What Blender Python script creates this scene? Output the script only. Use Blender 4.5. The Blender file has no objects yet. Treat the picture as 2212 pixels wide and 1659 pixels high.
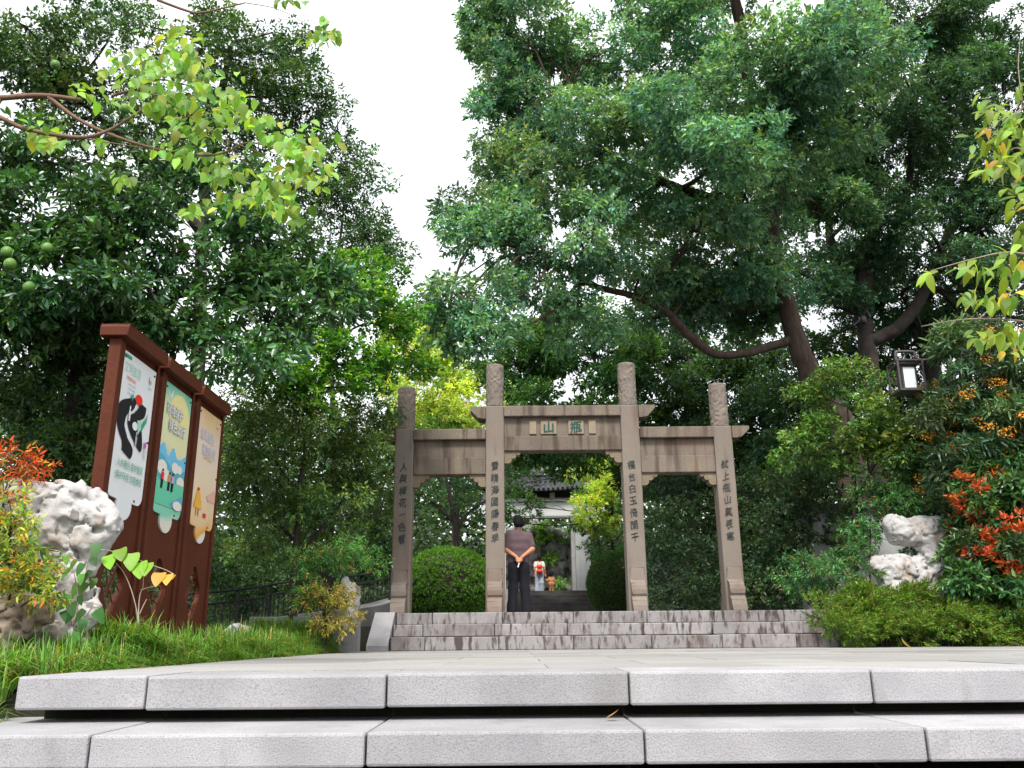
import bpy, math, random
import numpy as np
from mathutils import Matrix, Vector
from mathutils.geometry import tessellate_polygon

rng = np.random.default_rng(7)
random.seed(7)
sc = bpy.context.scene
COL = sc.collection

# ------------------------------------------------------------------ camera, sky, sun, exposure
PITCH, ROLL, FPX, CZ = math.radians(16.55), math.radians(-0.5), 860.0, 0.155
cam_d = bpy.data.cameras.new('camera')
cam_d.sensor_fit = 'HORIZONTAL'; cam_d.sensor_width = 36.0
cam_d.lens = FPX / 1024 * 36.0
cam_d.clip_start = 0.05; cam_d.clip_end = 2000
cam = bpy.data.objects.new('camera', cam_d); COL.objects.link(cam)
RM = Matrix.Rotation(math.pi / 2 + PITCH, 3, 'X') @ Matrix.Rotation(ROLL, 3, 'Z')
cam.matrix_world = Matrix.Translation((0, 0, CZ)) @ RM.to_4x4()
sc.camera = cam

SUN_EL, SUN_AZ = math.radians(54), math.radians(186)      # azimuth from +Y, clockwise: behind the camera to the left
w = bpy.data.worlds.new('World'); sc.world = w; w.use_nodes = True
nt = w.node_tree; nt.nodes.clear()
sky = nt.nodes.new('ShaderNodeTexSky'); sky.sky_type = 'NISHITA'; sky.sun_disc = False
sky.sun_elevation = SUN_EL; sky.sun_rotation = SUN_AZ; sky.dust_density = 6.0; sky.air_density = 1.0; sky.ozone_density = 1.0
hs = nt.nodes.new('ShaderNodeHueSaturation'); hs.inputs['Saturation'].default_value = 0.22; hs.inputs['Value'].default_value = 1.0
mx = nt.nodes.new('ShaderNodeMix'); mx.data_type = 'RGBA'; mx.inputs['Factor'].default_value = 0.6
mx.inputs['B'].default_value = (9.2, 9.5, 10.0, 1)          # an even cloud layer over the clear-sky gradient
bg = nt.nodes.new('ShaderNodeBackground'); bg.inputs['Strength'].default_value = 0.066
wo = nt.nodes.new('ShaderNodeOutputWorld')
nt.links.new(sky.outputs[0], hs.inputs['Color']); nt.links.new(hs.outputs[0], mx.inputs['A'])
nt.links.new(mx.outputs['Result'], bg.inputs['Color']); nt.links.new(bg.outputs[0], wo.inputs[0])
sun_d = bpy.data.lights.new('sun', 'SUN'); sun_d.energy = 1.4; sun_d.angle = math.radians(12); sun_d.color = (1, 0.96, 0.88)
sun = bpy.data.objects.new('sun', sun_d); COL.objects.link(sun)
sdir = Vector((math.sin(SUN_AZ) * math.cos(SUN_EL), math.cos(SUN_AZ) * math.cos(SUN_EL), math.sin(SUN_EL)))
sun.rotation_euler = sdir.to_track_quat('Z', 'Y').to_euler()

sc.view_settings.view_transform = 'Standard'; sc.view_settings.look = 'None'
sc.view_settings.gamma = 1.0; sc.view_settings.use_curve_mapping = False
sc.view_settings.exposure = 1.80
cy = sc.cycles
cy.max_bounces = 6; cy.diffuse_bounces = 3; cy.glossy_bounces = 2; cy.transmission_bounces = 3; cy.transparent_max_bounces = 4
cy.caustics_reflective = False; cy.caustics_refractive = False
cy.use_denoising = True

# ------------------------------------------------------------------ helpers
RN = np.array(RM)
def at(px, py, Y):
    r = RN @ np.array([(px - 512) / FPX, -(py - 384) / FPX, -1.0])
    return np.array([0, 0, CZ]) + r * (Y / r[1])
def dp(x, y, Y):                       # a point from the large view of the photograph (2212 wide) at distance Y
    return at(x / 2.16016, y / 2.16016, Y)
V3 = lambda *a: np.array(a, float)
def nrm(a):
    return a / np.maximum(np.linalg.norm(a, axis=-1, keepdims=True), 1e-9)

def world_loc(o):
    v = np.zeros(3)
    while o is not None:
        v = v + np.array(o.location); o = o.parent
    return v

class MB:
    def __init__(s): s.v = []; s.f = []; s.m = []; s.n = 0
    def add(s, vs, fs, mi=0):
        b = s.n
        s.v.extend([tuple(p) for p in vs]); s.n += len(vs)
        s.f.extend([tuple(i + b for i in f) for f in fs]); s.m.extend([mi] * len(fs))
        return s
    def box(s, x0, x1, y0, y1, z0, z1, mi=0):
        vs = [(x, y, z) for z in (z0, z1) for y in (y0, y1) for x in (x0, x1)]
        return s.add(vs, [(0, 2, 3, 1), (4, 5, 7, 6), (0, 1, 5, 4), (2, 6, 7, 3), (0, 4, 6, 2), (1, 3, 7, 5)], mi)
    def prism(s, pts, axis, a, b, mi=0, holes=()):
        """2-D outline extruded along an axis ('x': pts are (y,z); 'y': pts are (x,z); 'z': pts are (x,y))"""
        def mk(p, t):
            return {'x': (t, p[0], p[1]), 'y': (p[0], t, p[1]), 'z': (p[0], p[1], t)}[axis]
        loops = [list(pts)] + [list(h) for h in holes]
        flat = [p for l in loops for p in l]
        tris = tessellate_polygon([[Vector((p[0], p[1], 0)) for p in l] for l in loops])
        n = len(flat)
        vs = [mk(p, a) for p in flat] + [mk(p, b) for p in flat]
        fs = [tuple(t) for t in tris] + [tuple(i + n for i in reversed(t)) for t in tris]
        o = 0
        for l in loops:
            k = len(l)
            for i in range(k):
                j = (i + 1) % k
                fs.append((o + i, o + j, o + j + n, o + i + n))
            o += k
        return s.add(vs, fs, mi)
    def flat(s, pts, axis, t, mi=0):
        mk = lambda p: {'x': (t, p[0], p[1]), 'y': (p[0], t, p[1]), 'z': (p[0], p[1], t)}[axis]
        tris = tessellate_polygon([[Vector((p[0], p[1], 0)) for p in pts]])
        return s.add([mk(p) for p in pts], [tuple(q) for q in tris], mi)
    def tube(s, pts, rad, sides=8, mi=0, cap=True, wob=0.0):
        P = np.array(pts, float); R = np.broadcast_to(np.array(rad, float), (len(P),))
        T = nrm(np.gradient(P, axis=0))
        ref = V3(0, 0, 1) if abs(T[0][2]) < .9 else V3(1, 0, 0)
        u = nrm(np.cross(T[0], ref)); rows = []
        for i in range(len(P)):
            u = nrm(u - T[i] * np.dot(u, T[i])); v = np.cross(T[i], u)
            a = np.arange(sides) * 2 * math.pi / sides
            r = R[i] * (1 + (wob * (rng.random(sides) - .5) if wob else 0))
            rows.append(P[i] + (np.cos(a) * r)[:, None] * u + (np.sin(a) * r)[:, None] * v)
        vs = np.concatenate(rows); fs = []
        for i in range(len(P) - 1):
            for k in range(sides):
                k2 = (k + 1) % sides
                fs.append((i * sides + k, i * sides + k2, (i + 1) * sides + k2, (i + 1) * sides + k))
        if cap:
            fs.append(tuple(reversed(range(sides)))); fs.append(tuple((len(P) - 1) * sides + k for k in range(sides)))
        return s.add(vs, fs, mi)
    def lathe(s, prof, c, sides=24, mi=0):
        vs = []; fs = []
        for r, z in prof:
            for k in range(sides):
                a = 2 * math.pi * k / sides; vs.append((c[0] + r * math.cos(a), c[1] + r * math.sin(a), c[2] + z))
        for i in range(len(prof) - 1):
            for k in range(sides):
                k2 = (k + 1) % sides
                fs.append((i * sides + k, i * sides + k2, (i + 1) * sides + k2, (i + 1) * sides + k))
        fs.append(tuple(reversed(range(sides)))); fs.append(tuple((len(prof) - 1) * sides + k for k in range(sides)))
        return s.add(vs, fs, mi)
    def build(s, name, mats, parent=None, smooth=False, local=False, bevel=0):
        return mesh_obj(name, s.v, s.f, mats, parent, smooth, local, s.m, bevel)

def mesh_obj(name, v, f, mats, parent=None, smooth=False, local=False, mi=None, bevel=0):
    V = np.array(v, float).reshape(-1, 3)
    if parent is not None and not local: V = V - world_loc(parent)
    me = bpy.data.meshes.new(name); me.from_pydata(V.tolist(), [], [tuple(int(i) for i in q) for q in f])
    for m in (mats if isinstance(mats, (list, tuple)) else [mats]): me.materials.append(m)
    if mi is not None and any(mi): me.polygons.foreach_set('material_index', mi)
    if smooth: me.polygons.foreach_set('use_smooth', [True] * len(me.polygons))
    me.update()
    o = bpy.data.objects.new(name, me); COL.objects.link(o); o.parent = parent
    if bevel:
        b = o.modifiers.new('bevel', 'BEVEL'); b.width = bevel; b.segments = 2; b.limit_method = 'ANGLE'
    return o

def tag(o, label=None, cat=None, group=None, kind=None):
    if label: o['label'] = label
    if cat: o['category'] = cat
    if group: o['group'] = group
    if kind: o['kind'] = kind
    return o
def empty(name, loc, label=None, cat=None, group=None, rz=0, kind=None):
    o = bpy.data.objects.new(name, None); COL.objects.link(o); o.location = tuple(float(q) for q in loc); o.rotation_euler.z = rz
    o.empty_display_size = .1
    return tag(o, label, cat, group, kind)

def smooth_path(pts, n=6):
    P = np.array(pts, float)
    if len(P) < 3: return P
    Q = np.vstack([2 * P[0] - P[1], P, 2 * P[-1] - P[-2]]); out = []
    for i in range(1, len(Q) - 2):
        for t in np.linspace(0, 1, n, endpoint=False):
            a, b, c, d = Q[i - 1], Q[i], Q[i + 1], Q[i + 2]
            out.append(.5 * (2 * b + (c - a) * t + (2 * a - 5 * b + 4 * c - d) * t * t + (3 * b - a - 3 * c + d) * t ** 3))
    out.append(P[-1]); return np.array(out)

# value noise on arrays of points
_L = np.random.default_rng(3).random((32, 32, 32))
def vnoise(p):
    i = np.floor(p).astype(int); f = p - i; f = f * f * (3 - 2 * f); r = 0
    for dx in (0, 1):
        for dy in (0, 1):
            for dz in (0, 1):
                wgt = (f[..., 0] if dx else 1 - f[..., 0]) * (f[..., 1] if dy else 1 - f[..., 1]) * (f[..., 2] if dz else 1 - f[..., 2])
                r = r + wgt * _L[(i[..., 0] + dx) % 32, (i[..., 1] + dy) % 32, (i[..., 2] + dz) % 32]
    return r
def fbm(p, o=4):
    return sum(vnoise(p * 2 ** k + 7.3 * k) * .5 ** k for k in range(o)) / (2 - .5 ** (o - 1))

def surface_nets(vol, org, h):
    """iso-surface 0 of a sampled distance field -> vertices, quads"""
    S = vol < 0
    nx, ny, nz = vol.shape
    c = [S[dx:nx - 1 + dx, dy:ny - 1 + dy, dz:nz - 1 + dz] for dx in (0, 1) for dy in (0, 1) for dz in (0, 1)]
    cnt = sum(q.astype(np.int8) for q in c)
    act = (cnt > 0) & (cnt < 8)
    idx = -np.ones(act.shape, int); I = np.argwhere(act); idx[act] = np.arange(len(I))
    acc = np.zeros((len(I), 3)); num = np.zeros(len(I))
    corners = [(a, b, d) for a in (0, 1) for b in (0, 1) for d in (0, 1)]
    val = {k: vol[I[:, 0] + k[0], I[:, 1] + k[1], I[:, 2] + k[2]] for k in corners}
    for a in corners:
        for ax in range(3):
            if a[ax] == 0:
                b = list(a); b[ax] = 1; b = tuple(b)
                va, vb = val[a], val[b]; m = (va < 0) != (vb < 0)
                t = np.where(m, va / np.where(m, va - vb, 1), 0)
                q = np.tile(np.array(a, float), (len(I), 1)); q[:, ax] += t
                acc[m] += q[m]; num[m] += 1
    verts = (I + acc / num[:, None]) * h + org
    quads = []
    for ax in range(3):
        o1, o2 = [(1, 2), (2, 0), (0, 1)][ax]
        sl0 = [slice(1, -1)] * 3; sl1 = [slice(1, -1)] * 3; sl0[ax] = slice(0, -1); sl1[ax] = slice(1, None)
        s0, s1 = S[tuple(sl0)], S[tuple(sl1)]
        E = np.argwhere(s0 != s1); inside0 = s0[tuple(E.T)]
        off = np.ones(3, int); off[ax] = 0; G = E + off
        def cell(d1, d2):
            g = G.copy(); g[:, o1] += d1; g[:, o2] += d2
            return idx[g[:, 0], g[:, 1], g[:, 2]]
        q = np.stack([cell(-1, -1), cell(0, -1), cell(0, 0), cell(-1, 0)], 1)
        q[~inside0] = q[~inside0][:, ::-1]
        quads.append(q)
    Q = np.concatenate(quads); Q = Q[(Q >= 0).all(1)]
    return verts, Q

def text_mesh(body, size=1.0, bold=0.0):
    cu = bpy.data.curves.new('glyphs', 'FONT'); cu.body = body; cu.size = size; cu.resolution_u = 3
    o = bpy.data.objects.new('glyphs', cu); COL.objects.link(o)
    dg = bpy.context.evaluated_depsgraph_get(); dg.update()
    me = bpy.data.meshes.new_from_object(o.evaluated_get(dg))
    V = np.array([v.co[:] for v in me.vertices]); F = [tuple(p.vertices) for p in me.polygons]
    bpy.data.objects.remove(o); bpy.data.curves.remove(cu); bpy.data.meshes.remove(me)
    c = (V.max(0) + V.min(0)) / 2
    return V[:, :2] - c[:2], F
def bold_glyph(v, f, w):
    """thickened strokes: shifted copies, each a hair behind the last (third column = depth)"""
    vs, fs = [], []
    for k, (dx, dy) in enumerate(((0, 0), (w, 0), (-w, 0), (0, w), (0, -w), (.7 * w, .7 * w), (-.7 * w, -.7 * w))):
        fs += [tuple(i + len(v) * k for i in q) for q in f]
        vs.append(np.stack([v[:, 0] + dx, v[:, 1] + dy, np.full(len(v), -.0004 * k)], 1))
    return np.concatenate(vs), fs

# ------------------------------------------------------------------ materials
def mat(name, c1, c2=None, rough=.7, scale=8, spec=.3, c3=None, scale3=60, amt3=.5, streak=None, bump=0, bscale=40, vec=(1, 1, 1), th=(.35, .65), metal=0, th3=(.45, .6)):
    m = bpy.data.materials.new(name); m.use_nodes = True
    n = m.node_tree.nodes; l = m.node_tree.links; p = n['Principled BSDF']
    p.inputs['Roughness'].default_value = rough; p.inputs['Specular IOR Level'].default_value = spec; p.inputs['Metallic'].default_value = metal
    piece = name in ('light_granite', 'stained_step_granite', 'paving_granite', 'grey_kerb_stone', 'weathered_brown_granite')
    tc = n.new('ShaderNodeTexCoord'); mp = n.new('ShaderNodeMapping'); mp.inputs['Scale'].default_value = vec
    ge = n.new('ShaderNodeNewGeometry'); l.new(ge.outputs['Position'], mp.inputs['Vector'])
    def noise(sc_, det=5, v=None):
        t = n.new('ShaderNodeTexNoise'); t.inputs['Scale'].default_value = sc_; t.inputs['Detail'].default_value = det; l.new(v or mp.outputs[0], t.inputs['Vector']); return t.outputs['Fac']
    def ramp(src, a, b):
        t = n.new('ShaderNodeMapRange'); t.inputs['From Min'].default_value = a; t.inputs['From Max'].default_value = b; l.new(src, t.inputs['Value']); return t.outputs[0]
    def mix(f, a, b, k=1.0):
        t = n.new('ShaderNodeMix'); t.data_type = 'RGBA'
        if k != 1.0:
            mm = n.new('ShaderNodeMath'); mm.operation = 'MULTIPLY'; mm.inputs[1].default_value = k; l.new(f, mm.inputs[0]); f = mm.outputs[0]
        l.new(f, t.inputs['Factor'])
        for s_, c_ in (('A', a), ('B', b)):
            if isinstance(c_, tuple): t.inputs[s_].default_value = (*c_, 1)
            else: l.new(c_, t.inputs[s_])
        return t.outputs['Result']
    col = c1
    if c2: col = mix(ramp(noise(scale), *th), c1, c2)
    if c3: col = mix(ramp(noise(scale3, 2), *th3), col, c3, amt3)
    if streak:
        for (sc_, vv, sa, sb, scol, k) in streak:
            m2 = n.new('ShaderNodeMapping'); m2.inputs['Scale'].default_value = vv; l.new(ge.outputs['Position'], m2.inputs['Vector'])
            col = mix(ramp(noise(sc_, 4, m2.outputs[0]), sa, sb), col, scol, k)
    if piece:                                                   # each stone is cut from its own block
        oi = n.new('ShaderNodeObjectInfo'); mr = n.new('ShaderNodeMapRange'); mr.inputs['To Min'].default_value = .86; mr.inputs['To Max'].default_value = 1.12; l.new(oi.outputs['Random'], mr.inputs['Value'])
        hv = n.new('ShaderNodeHueSaturation'); l.new(mr.outputs[0], hv.inputs['Value']); l.new(col, hv.inputs['Color']); col = hv.outputs[0]
    if isinstance(col, tuple): p.inputs['Base Color'].default_value = (*col, 1)
    else: l.new(col, p.inputs['Base Color'])
    if bump:
        b = n.new('ShaderNodeBump'); b.inputs['Strength'].default_value = bump; b.inputs['Distance'].default_value = .02
        l.new(noise(bscale, 6), b.inputs['Height']); l.new(b.outputs[0], p.inputs['Normal'])
    return m

def leaf_mat(name, rough=.42, trans=.3, spec=.45):
    m = bpy.data.materials.new(name); m.use_nodes = True
    n = m.node_tree.nodes; l = m.node_tree.links; p = n['Principled BSDF']; out = n['Material Output']
    p.inputs['Roughness'].default_value = rough; p.inputs['Specular IOR Level'].default_value = spec
    a = n.new('ShaderNodeAttribute'); a.attribute_name = 'tint'; l.new(a.outputs['Color'], p.inputs['Base Color'])
    t = n.new('ShaderNodeBsdfTranslucent'); mx = n.new('ShaderNodeMix'); mx.data_type = 'RGBA'; mx.blend_type = 'MULTIPLY'; mx.inputs['Factor'].default_value = 1
    mx.inputs['B'].default_value = (1.7, 1.5, .5, 1); l.new(a.outputs['Color'], mx.inputs['A']); l.new(mx.outputs['Result'], t.inputs['Color'])
    s = n.new('ShaderNodeMixShader'); s.inputs['Fac'].default_value = trans
    l.new(p.outputs[0], s.inputs[1]); l.new(t.outputs[0], s.inputs[2]); l.new(s.outputs[0], out.inputs['Surface'])
    return m
def flat_leaf(name, col, trans=.3, rough=.5):
    m = leaf_mat(name, rough, trans); n = m.node_tree.nodes; l = m.node_tree.links
    a = [q for q in n if q.type == 'ATTRIBUTE'][0]
    r = n.new('ShaderNodeObjectInfo'); hv = n.new('ShaderNodeHueSaturation'); hv.inputs['Color'].default_value = (*col, 1)
    mr = n.new('ShaderNodeMapRange'); mr.inputs['To Min'].default_value = .55; mr.inputs['To Max'].default_value = 1.25; l.new(r.outputs['Random'], mr.inputs['Value'])
    l.new(mr.outputs[0], hv.inputs['Value'])
    mr2 = n.new('ShaderNodeMapRange'); mr2.inputs['To Min'].default_value = .485; mr2.inputs['To Max'].default_value = .515; l.new(r.outputs['Random'], mr2.inputs['Value']); l.new(mr2.outputs[0], hv.inputs['Hue'])
    for k in list(a.outputs['Color'].links):
        d = k.to_socket; l.remove(k); l.new(hv.outputs[0], d)
    return m

M = {}
M['granite'] = mat('light_granite', (.272, .265, .278), (.34, .332, .344), rough=.8, scale=3, c3=(.165, .16, .172), scale3=150, amt3=.5, bump=.25, bscale=120, th3=(.5, .62), streak=[(1.3, (1, 1, 1), .55, .8, (.185, .175, .16), .55), (5, (1, 1, .5), .60, .72, (.15, .145, .135), .4)])
M['paving'] = mat('paving_granite', (.255, .243, .233), (.30, .288, .278), rough=.8, scale=1.2, c3=(.20, .195, .195), scale3=60, amt3=.6, bump=.1, bscale=90, streak=[(.8, (1, 1, 1), .5, .75, (.22, .207, .19), .6)])
M['stepstone'] = mat('stained_step_granite', (.215, .203, .208), (.265, .25, .25), rough=.85, scale=2.5, c3=(.17, .155, .155), scale3=70, amt3=.5, bump=.3, bscale=60,
                     streak=[(8, (1.5, 1.0, .34), .53, .64, (.040, .030, .028), .88), (2.4, (1.2, 1.0, .8), .50, .68, (.12, .085, .075), .6), (17, (1.3, 1.0, .4), .57, .66, (.07, .04, .035), .6), (9, (1.5, 1, .5), .58, .75, (.36, .34, .32), .4)])
M['gatestone'] = mat('weathered_brown_granite', (.132, .108, .086), (.168, .141, .112), rough=.85, scale=1.6, c3=(.10, .07, .055), scale3=55, amt3=.45, bump=.35, bscale=55,
                     streak=[(6, (1.4, 1.4, .16), .50, .66, (.05, .031, .025), .75), (2.0, (1.2, 1.2, .3), .55, .72, (.23, .185, .11), .55), (1.1, (1, 1, 1), .52, .75, (.125, .07, .055), .6)])
M['shaftstone'] = mat('column_granite', (.165, .140, .116), (.202, .174, .146), rough=.85, scale=1.2, c3=(.13, .098, .083), scale3=65, amt3=.45, bump=.3, bscale=65,
                      streak=[(4, (1.3, 1.3, .2), .55, .74, (.085, .056, .044), .65), (1.3, (1, 1, 1), .52, .72, (.165, .105, .085), .6)])
M['carvedstone'] = mat('carved_granite', (.16, .135, .115), (.205, .172, .145), rough=.9, scale=5, c3=(.085, .07, .06), scale3=60, amt3=.5, bump=.3, bscale=70)
M['bracketstone'] = mat('bracket_stone', (.17, .135, .095), (.215, .175, .12), rough=.85, scale=5, c3=(.10, .075, .05), scale3=50, amt3=.5, bump=.3, bscale=50)
M['tablet'] = mat('yellow_tablet_stone', (.225, .18, .125), (.26, .21, .15), rough=.85, scale=6, c3=(.17, .13, .08), scale3=70, amt3=.4)
M['ink'] = mat('faded_black_paint', (.022, .026, .026), (.05, .055, .052), rough=.8, scale=20)
M['greenink'] = mat('dark_green_paint', (.006, .045, .034), (.012, .065, .05), rough=.6, scale=14)
M['rock'] = mat('white_limestone', (.37, .357, .355), (.49, .475, .475), rough=.9, scale=4, c3=(.22, .19, .18), scale3=16, amt3=.35, bump=.9, bscale=14, th3=(.6, .75),
                streak=[(2.6, (1, 1, 1), .53, .66, (.27, .165, .065), .65), (1.3, (1, 1, 1), .5, .7, (.20, .185, .175), .55), (6, (1, 1, 1), .60, .70, (.16, .085, .045), .6), (9, (1, 1, .6), .62, .66, (.06, .045, .04), .7)])
M['rockdark'] = mat('brown_limestone', (.15, .11, .08), (.24, .195, .15), rough=.9, scale=4, c3=(.12, .09, .07), scale3=14, amt3=.6, bump=.9, bscale=12, streak=[(3, (1, 1, 1), .6, .72, (.55, .52, .48), .7)])
M['rockery'] = mat('rockery_stone', (.12, .115, .11), (.24, .23, .22), rough=.95, scale=1.5, bump=.8, bscale=5)
M['soil'] = mat('dark_soil', (.012, .011, .007), (.020, .020, .010), rough=1, scale=4, bump=.5, bscale=20)
M['bark'] = mat('brown_bark', (.05, .033, .025), (.085, .058, .045), rough=.95, scale=6, vec=(2, 2, .5), bump=.8, bscale=18)
M['barkdark'] = mat('dark_bark', (.028, .023, .02), (.05, .04, .034), rough=.95, scale=6, bump=.6, bscale=18)
M['twig'] = mat('orange_brown_twig', (.13, .075, .045), (.19, .12, .075), rough=.8, scale=9)
M['stem'] = mat('pale_stem', (.26, .20, .16), (.33, .265, .21), rough=.8, scale=9)
M['brown'] = mat('brown_painted_metal', (.084, .022, .010), (.104, .028, .013), rough=.6, scale=2.5, spec=.15, c3=(.068, .017, .008), scale3=30, amt3=.4, bump=.04, bscale=60)
M['white'] = mat('poster_white', (.76, .77, .79), (.79, .80, .82), rough=.35, scale=1.5)
M['plaster'] = mat('white_plaster', (.40, .405, .42), (.48, .485, .50), rough=.9, scale=1.2, streak=[(2.5, (1, 1, .25), .58, .75, (.33, .34, .33), .5)])
M['greyplaster'] = mat('grey_plaster', (.22, .225, .23), (.29, .295, .30), rough=.9, scale=1.0, streak=[(3, (1, 1, .25), .5, .75, (.20, .21, .20), .7)])
M['tile'] = mat('dark_roof_tile', (.035, .037, .043), (.06, .062, .07), rough=.8, scale=4)
M['darkwood'] = mat('dark_wood', (.02, .018, .018), (.03, .026, .024), rough=.7, scale=6)
M['iron'] = mat('black_iron', (.012, .013, .013), (.02, .021, .02), rough=.5, scale=20)
M['bronze'] = mat('bronze_lantern_metal', (.045, .037, .038), (.06, .05, .05), rough=.45, scale=12, spec=.5)
M['lampglass'] = mat('frosted_lamp_glass', (.62, .71, .72), (.66, .75, .76), rough=.3, scale=5)
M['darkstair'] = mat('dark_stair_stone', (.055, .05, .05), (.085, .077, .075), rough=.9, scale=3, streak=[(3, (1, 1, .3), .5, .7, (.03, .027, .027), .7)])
M['kerb'] = mat('grey_kerb_stone', (.21, .203, .203), (.27, .263, .26), rough=.85, scale=3, c3=(.2, .19, .19), scale3=50, amt3=.5, streak=[(2, (1, 1, .4), .55, .75, (.18, .165, .15), .6)])
M['skin'] = mat('skin', (.40, .17, .09), (.46, .20, .11), rough=.55, scale=9)
M['hair'] = mat('black_hair', (.004, .0035, .004), (.008, .007, .0075), rough=.75, scale=60, spec=.15)
M['shirt'] = mat('grey_purple_knit', (.095, .062, .072), (.115, .076, .086), rough=.95, scale=6, c3=(.07, .046, .054), scale3=160, amt3=.5)
M['trousers'] = mat('dark_navy_cloth', (.005, .005, .009), (.008, .008, .013), rough=.9, scale=8, bump=.3, bscale=14)
M['shoe'] = mat('black_shoe', (.01, .01, .01), rough=.5)
M['whitecloth'] = mat('white_cotton', (.50, .50, .46), (.55, .55, .50), rough=.9, scale=8)
M['jeans'] = mat('pale_denim', (.22, .25, .31), (.33, .36, .42), rough=.9, scale=6)
M['red'] = mat('red_nylon', (.62, .035, .012), (.70, .06, .02), rough=.5, scale=9)
M['orangecloth'] = mat('orange_print_cotton', (.45, .19, .07), (.30, .12, .05), rough=.9, scale=40)
M['browncloth'] = mat('brown_cotton', (.25, .13, .06), rough=.9)
M['blueboard'] = mat('blue_banner', (.03, .07, .30), (.04, .09, .35), rough=.5, scale=3)
M['fruit'] = mat('green_pomelo_skin', (.075, .17, .03), (.11, .22, .04), rough=.45, scale=10, bump=.25, bscale=80)
M['leaf'] = leaf_mat('leaf_surface', rough=.46, spec=.35, trans=.36)
M['glossleaf'] = leaf_mat('glossy_leaf_surface', rough=.36, trans=.24, spec=.5)
M['thinleaf'] = leaf_mat('thin_leaf_surface', rough=.5, trans=.42, spec=.35)
M['grass'] = leaf_mat('grass_blade_surface', rough=.5, trans=.35, spec=.35)

def pcol(name, c, rough=.45): 
    if name not in M: M[name] = mat(name, c, rough=rough)
    return M[name]

# ------------------------------------------------------------------ ground and paving
PLX0 = -2.42                                  # left edge of the plaza
FRONT = 4.4                                   # its front edge
PZ = .585                                     # gate platform level
GX = np.unique(np.concatenate([np.linspace(-400, -30, 12), np.linspace(-30, -6, 25), np.arange(-6, 10.01, .3), np.linspace(10, 40, 30), np.linspace(40, 400, 12)]))
GY = np.unique(np.concatenate([np.linspace(-300, -5, 10), np.linspace(-5, 1.5, 8), np.arange(1.5, 16, .25), np.linspace(16, 60, 60), np.linspace(60, 400, 18)]))
def lerp(a, b, t): return a + (b - a) * np.clip(t, 0, 1)
def ground_h(x, y):
    x = np.asarray(x, float); y = np.asarray(y, float)
    base = np.interp(y, [-300, 1.7, 4.5, 5.2, 14.3, 15.1, 24, 29, 31, 35, 37, 45, 95, 400], [-1.36, -1.36, -.42, -.14, -.14, .40, .48, .75, 1.0, 1.5, 1.9, 2.1, 11.0, 14.0])
    bed = np.interp(y, [-300, 1.5, 4.2, 7, 12, 13.0, 24, 29, 31, 35, 37, 45, 95, 400], [-1.36, -1.36, -.10, .05, .08, .35, .50, .8, 1.1, 1.7, 2.0, 2.2, 11.0, 14.0])
    t = np.clip((PLX0 - .12 - x) / .25, 0, 1)
    return base * (1 - t) + bed * t
gx, gy = np.meshgrid(GX, GY, indexing='ij')
gz = ground_h(gx, gy)
nx_, ny_ = gx.shape
ii = np.arange(nx_ * ny_).reshape(nx_, ny_)
q = np.stack([ii[:-1, :-1], ii[1:, :-1], ii[1:, 1:], ii[:-1, 1:]], -1).reshape(-1, 4)
tag(mesh_obj('ground', np.stack([gx, gy, gz], -1).reshape(-1, 3), q, M['soil'], smooth=True), kind='structure')

# front steps: heavy granite slabs, each with a shadow gap beneath
fs_root = tag(MB().box(PLX0 + .02, 9.4, FRONT + .28, FRONT + .6, -.40, -.16).build('front_steps', M['soil']), kind='structure')  # backing takes the dark soil colour to deepen the shade in the gap
r_ = random.Random(2)
def slab_row(y0, y1, z1, th, xs, root, m, bev=.012):
    for a, b in zip(xs[:-1], xs[1:]):
        dz = r_.uniform(-.003, .003); dy = r_.uniform(-.004, .004)
        MB().box(a + .004, b - .004, y0 + dy, y1, z1 - th + dz, z1 + dz).build('stone_slab', m, root, bevel=bev)
X4 = lambda px: at(px, 680, FRONT)[0]
slab_row(FRONT, FRONT + .62, 0.0, .155, [PLX0 + .005, X4(147), X4(386.5), X4(629), X4(872), X4(1115), X4(1360), X4(1600), X4(1850)], fs_root, M['granite'])
y2, z2 = FRONT - .53, -.212
X2 = lambda px: at(px, 745, y2)[0]
slab_row(y2, y2 + .95, z2, .135, [X2(-470), X2(-190), X2(89), X2(365.5), X2(645), X2(928), X2(1210), X2(1490), X2(1770)], fs_root, M['granite'])
for k in range(1, 5):
    yy, zz = y2 - .45 * k, z2 - .212 * k
    slab_row(yy, yy + .7, zz, .145, [-3.5 + 1.15 * i + .3 * (k % 2) for i in range(11)], fs_root, M['granite'])
tag(MB().box(-3.2, 9, 2.5, FRONT + .2, -1.30, -1.22).box(-3.2, 9, 3.4, FRONT + .25, -1.0, -.60).build('step_core', M['rockery'], fs_root))

# plaza: long paving stones, grazing view
pl = tag(MB().box(PLX0 + .01, 13.0, FRONT + .60, 14.1, -.12, -.006).build('plaza', M['paving']), kind='structure')
row = 0; y = FRONT + .626
while y < 13.55:
    xs = [PLX0 + .01]
    while xs[-1] < 12.5: xs.append(xs[-1] + 1.3 + (.65 if (row % 2 and len(xs) == 1) else 0))
    if y + .8 <= 14:
        for a, b in zip(xs[:-1], xs[1:]):
            MB().box(a + .003, b - .003, y + .003, y + .797, -.004, r_.uniform(.0, .0025)).build('paving_slab', M['paving'], pl)
    y += .8; row += 1

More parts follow.
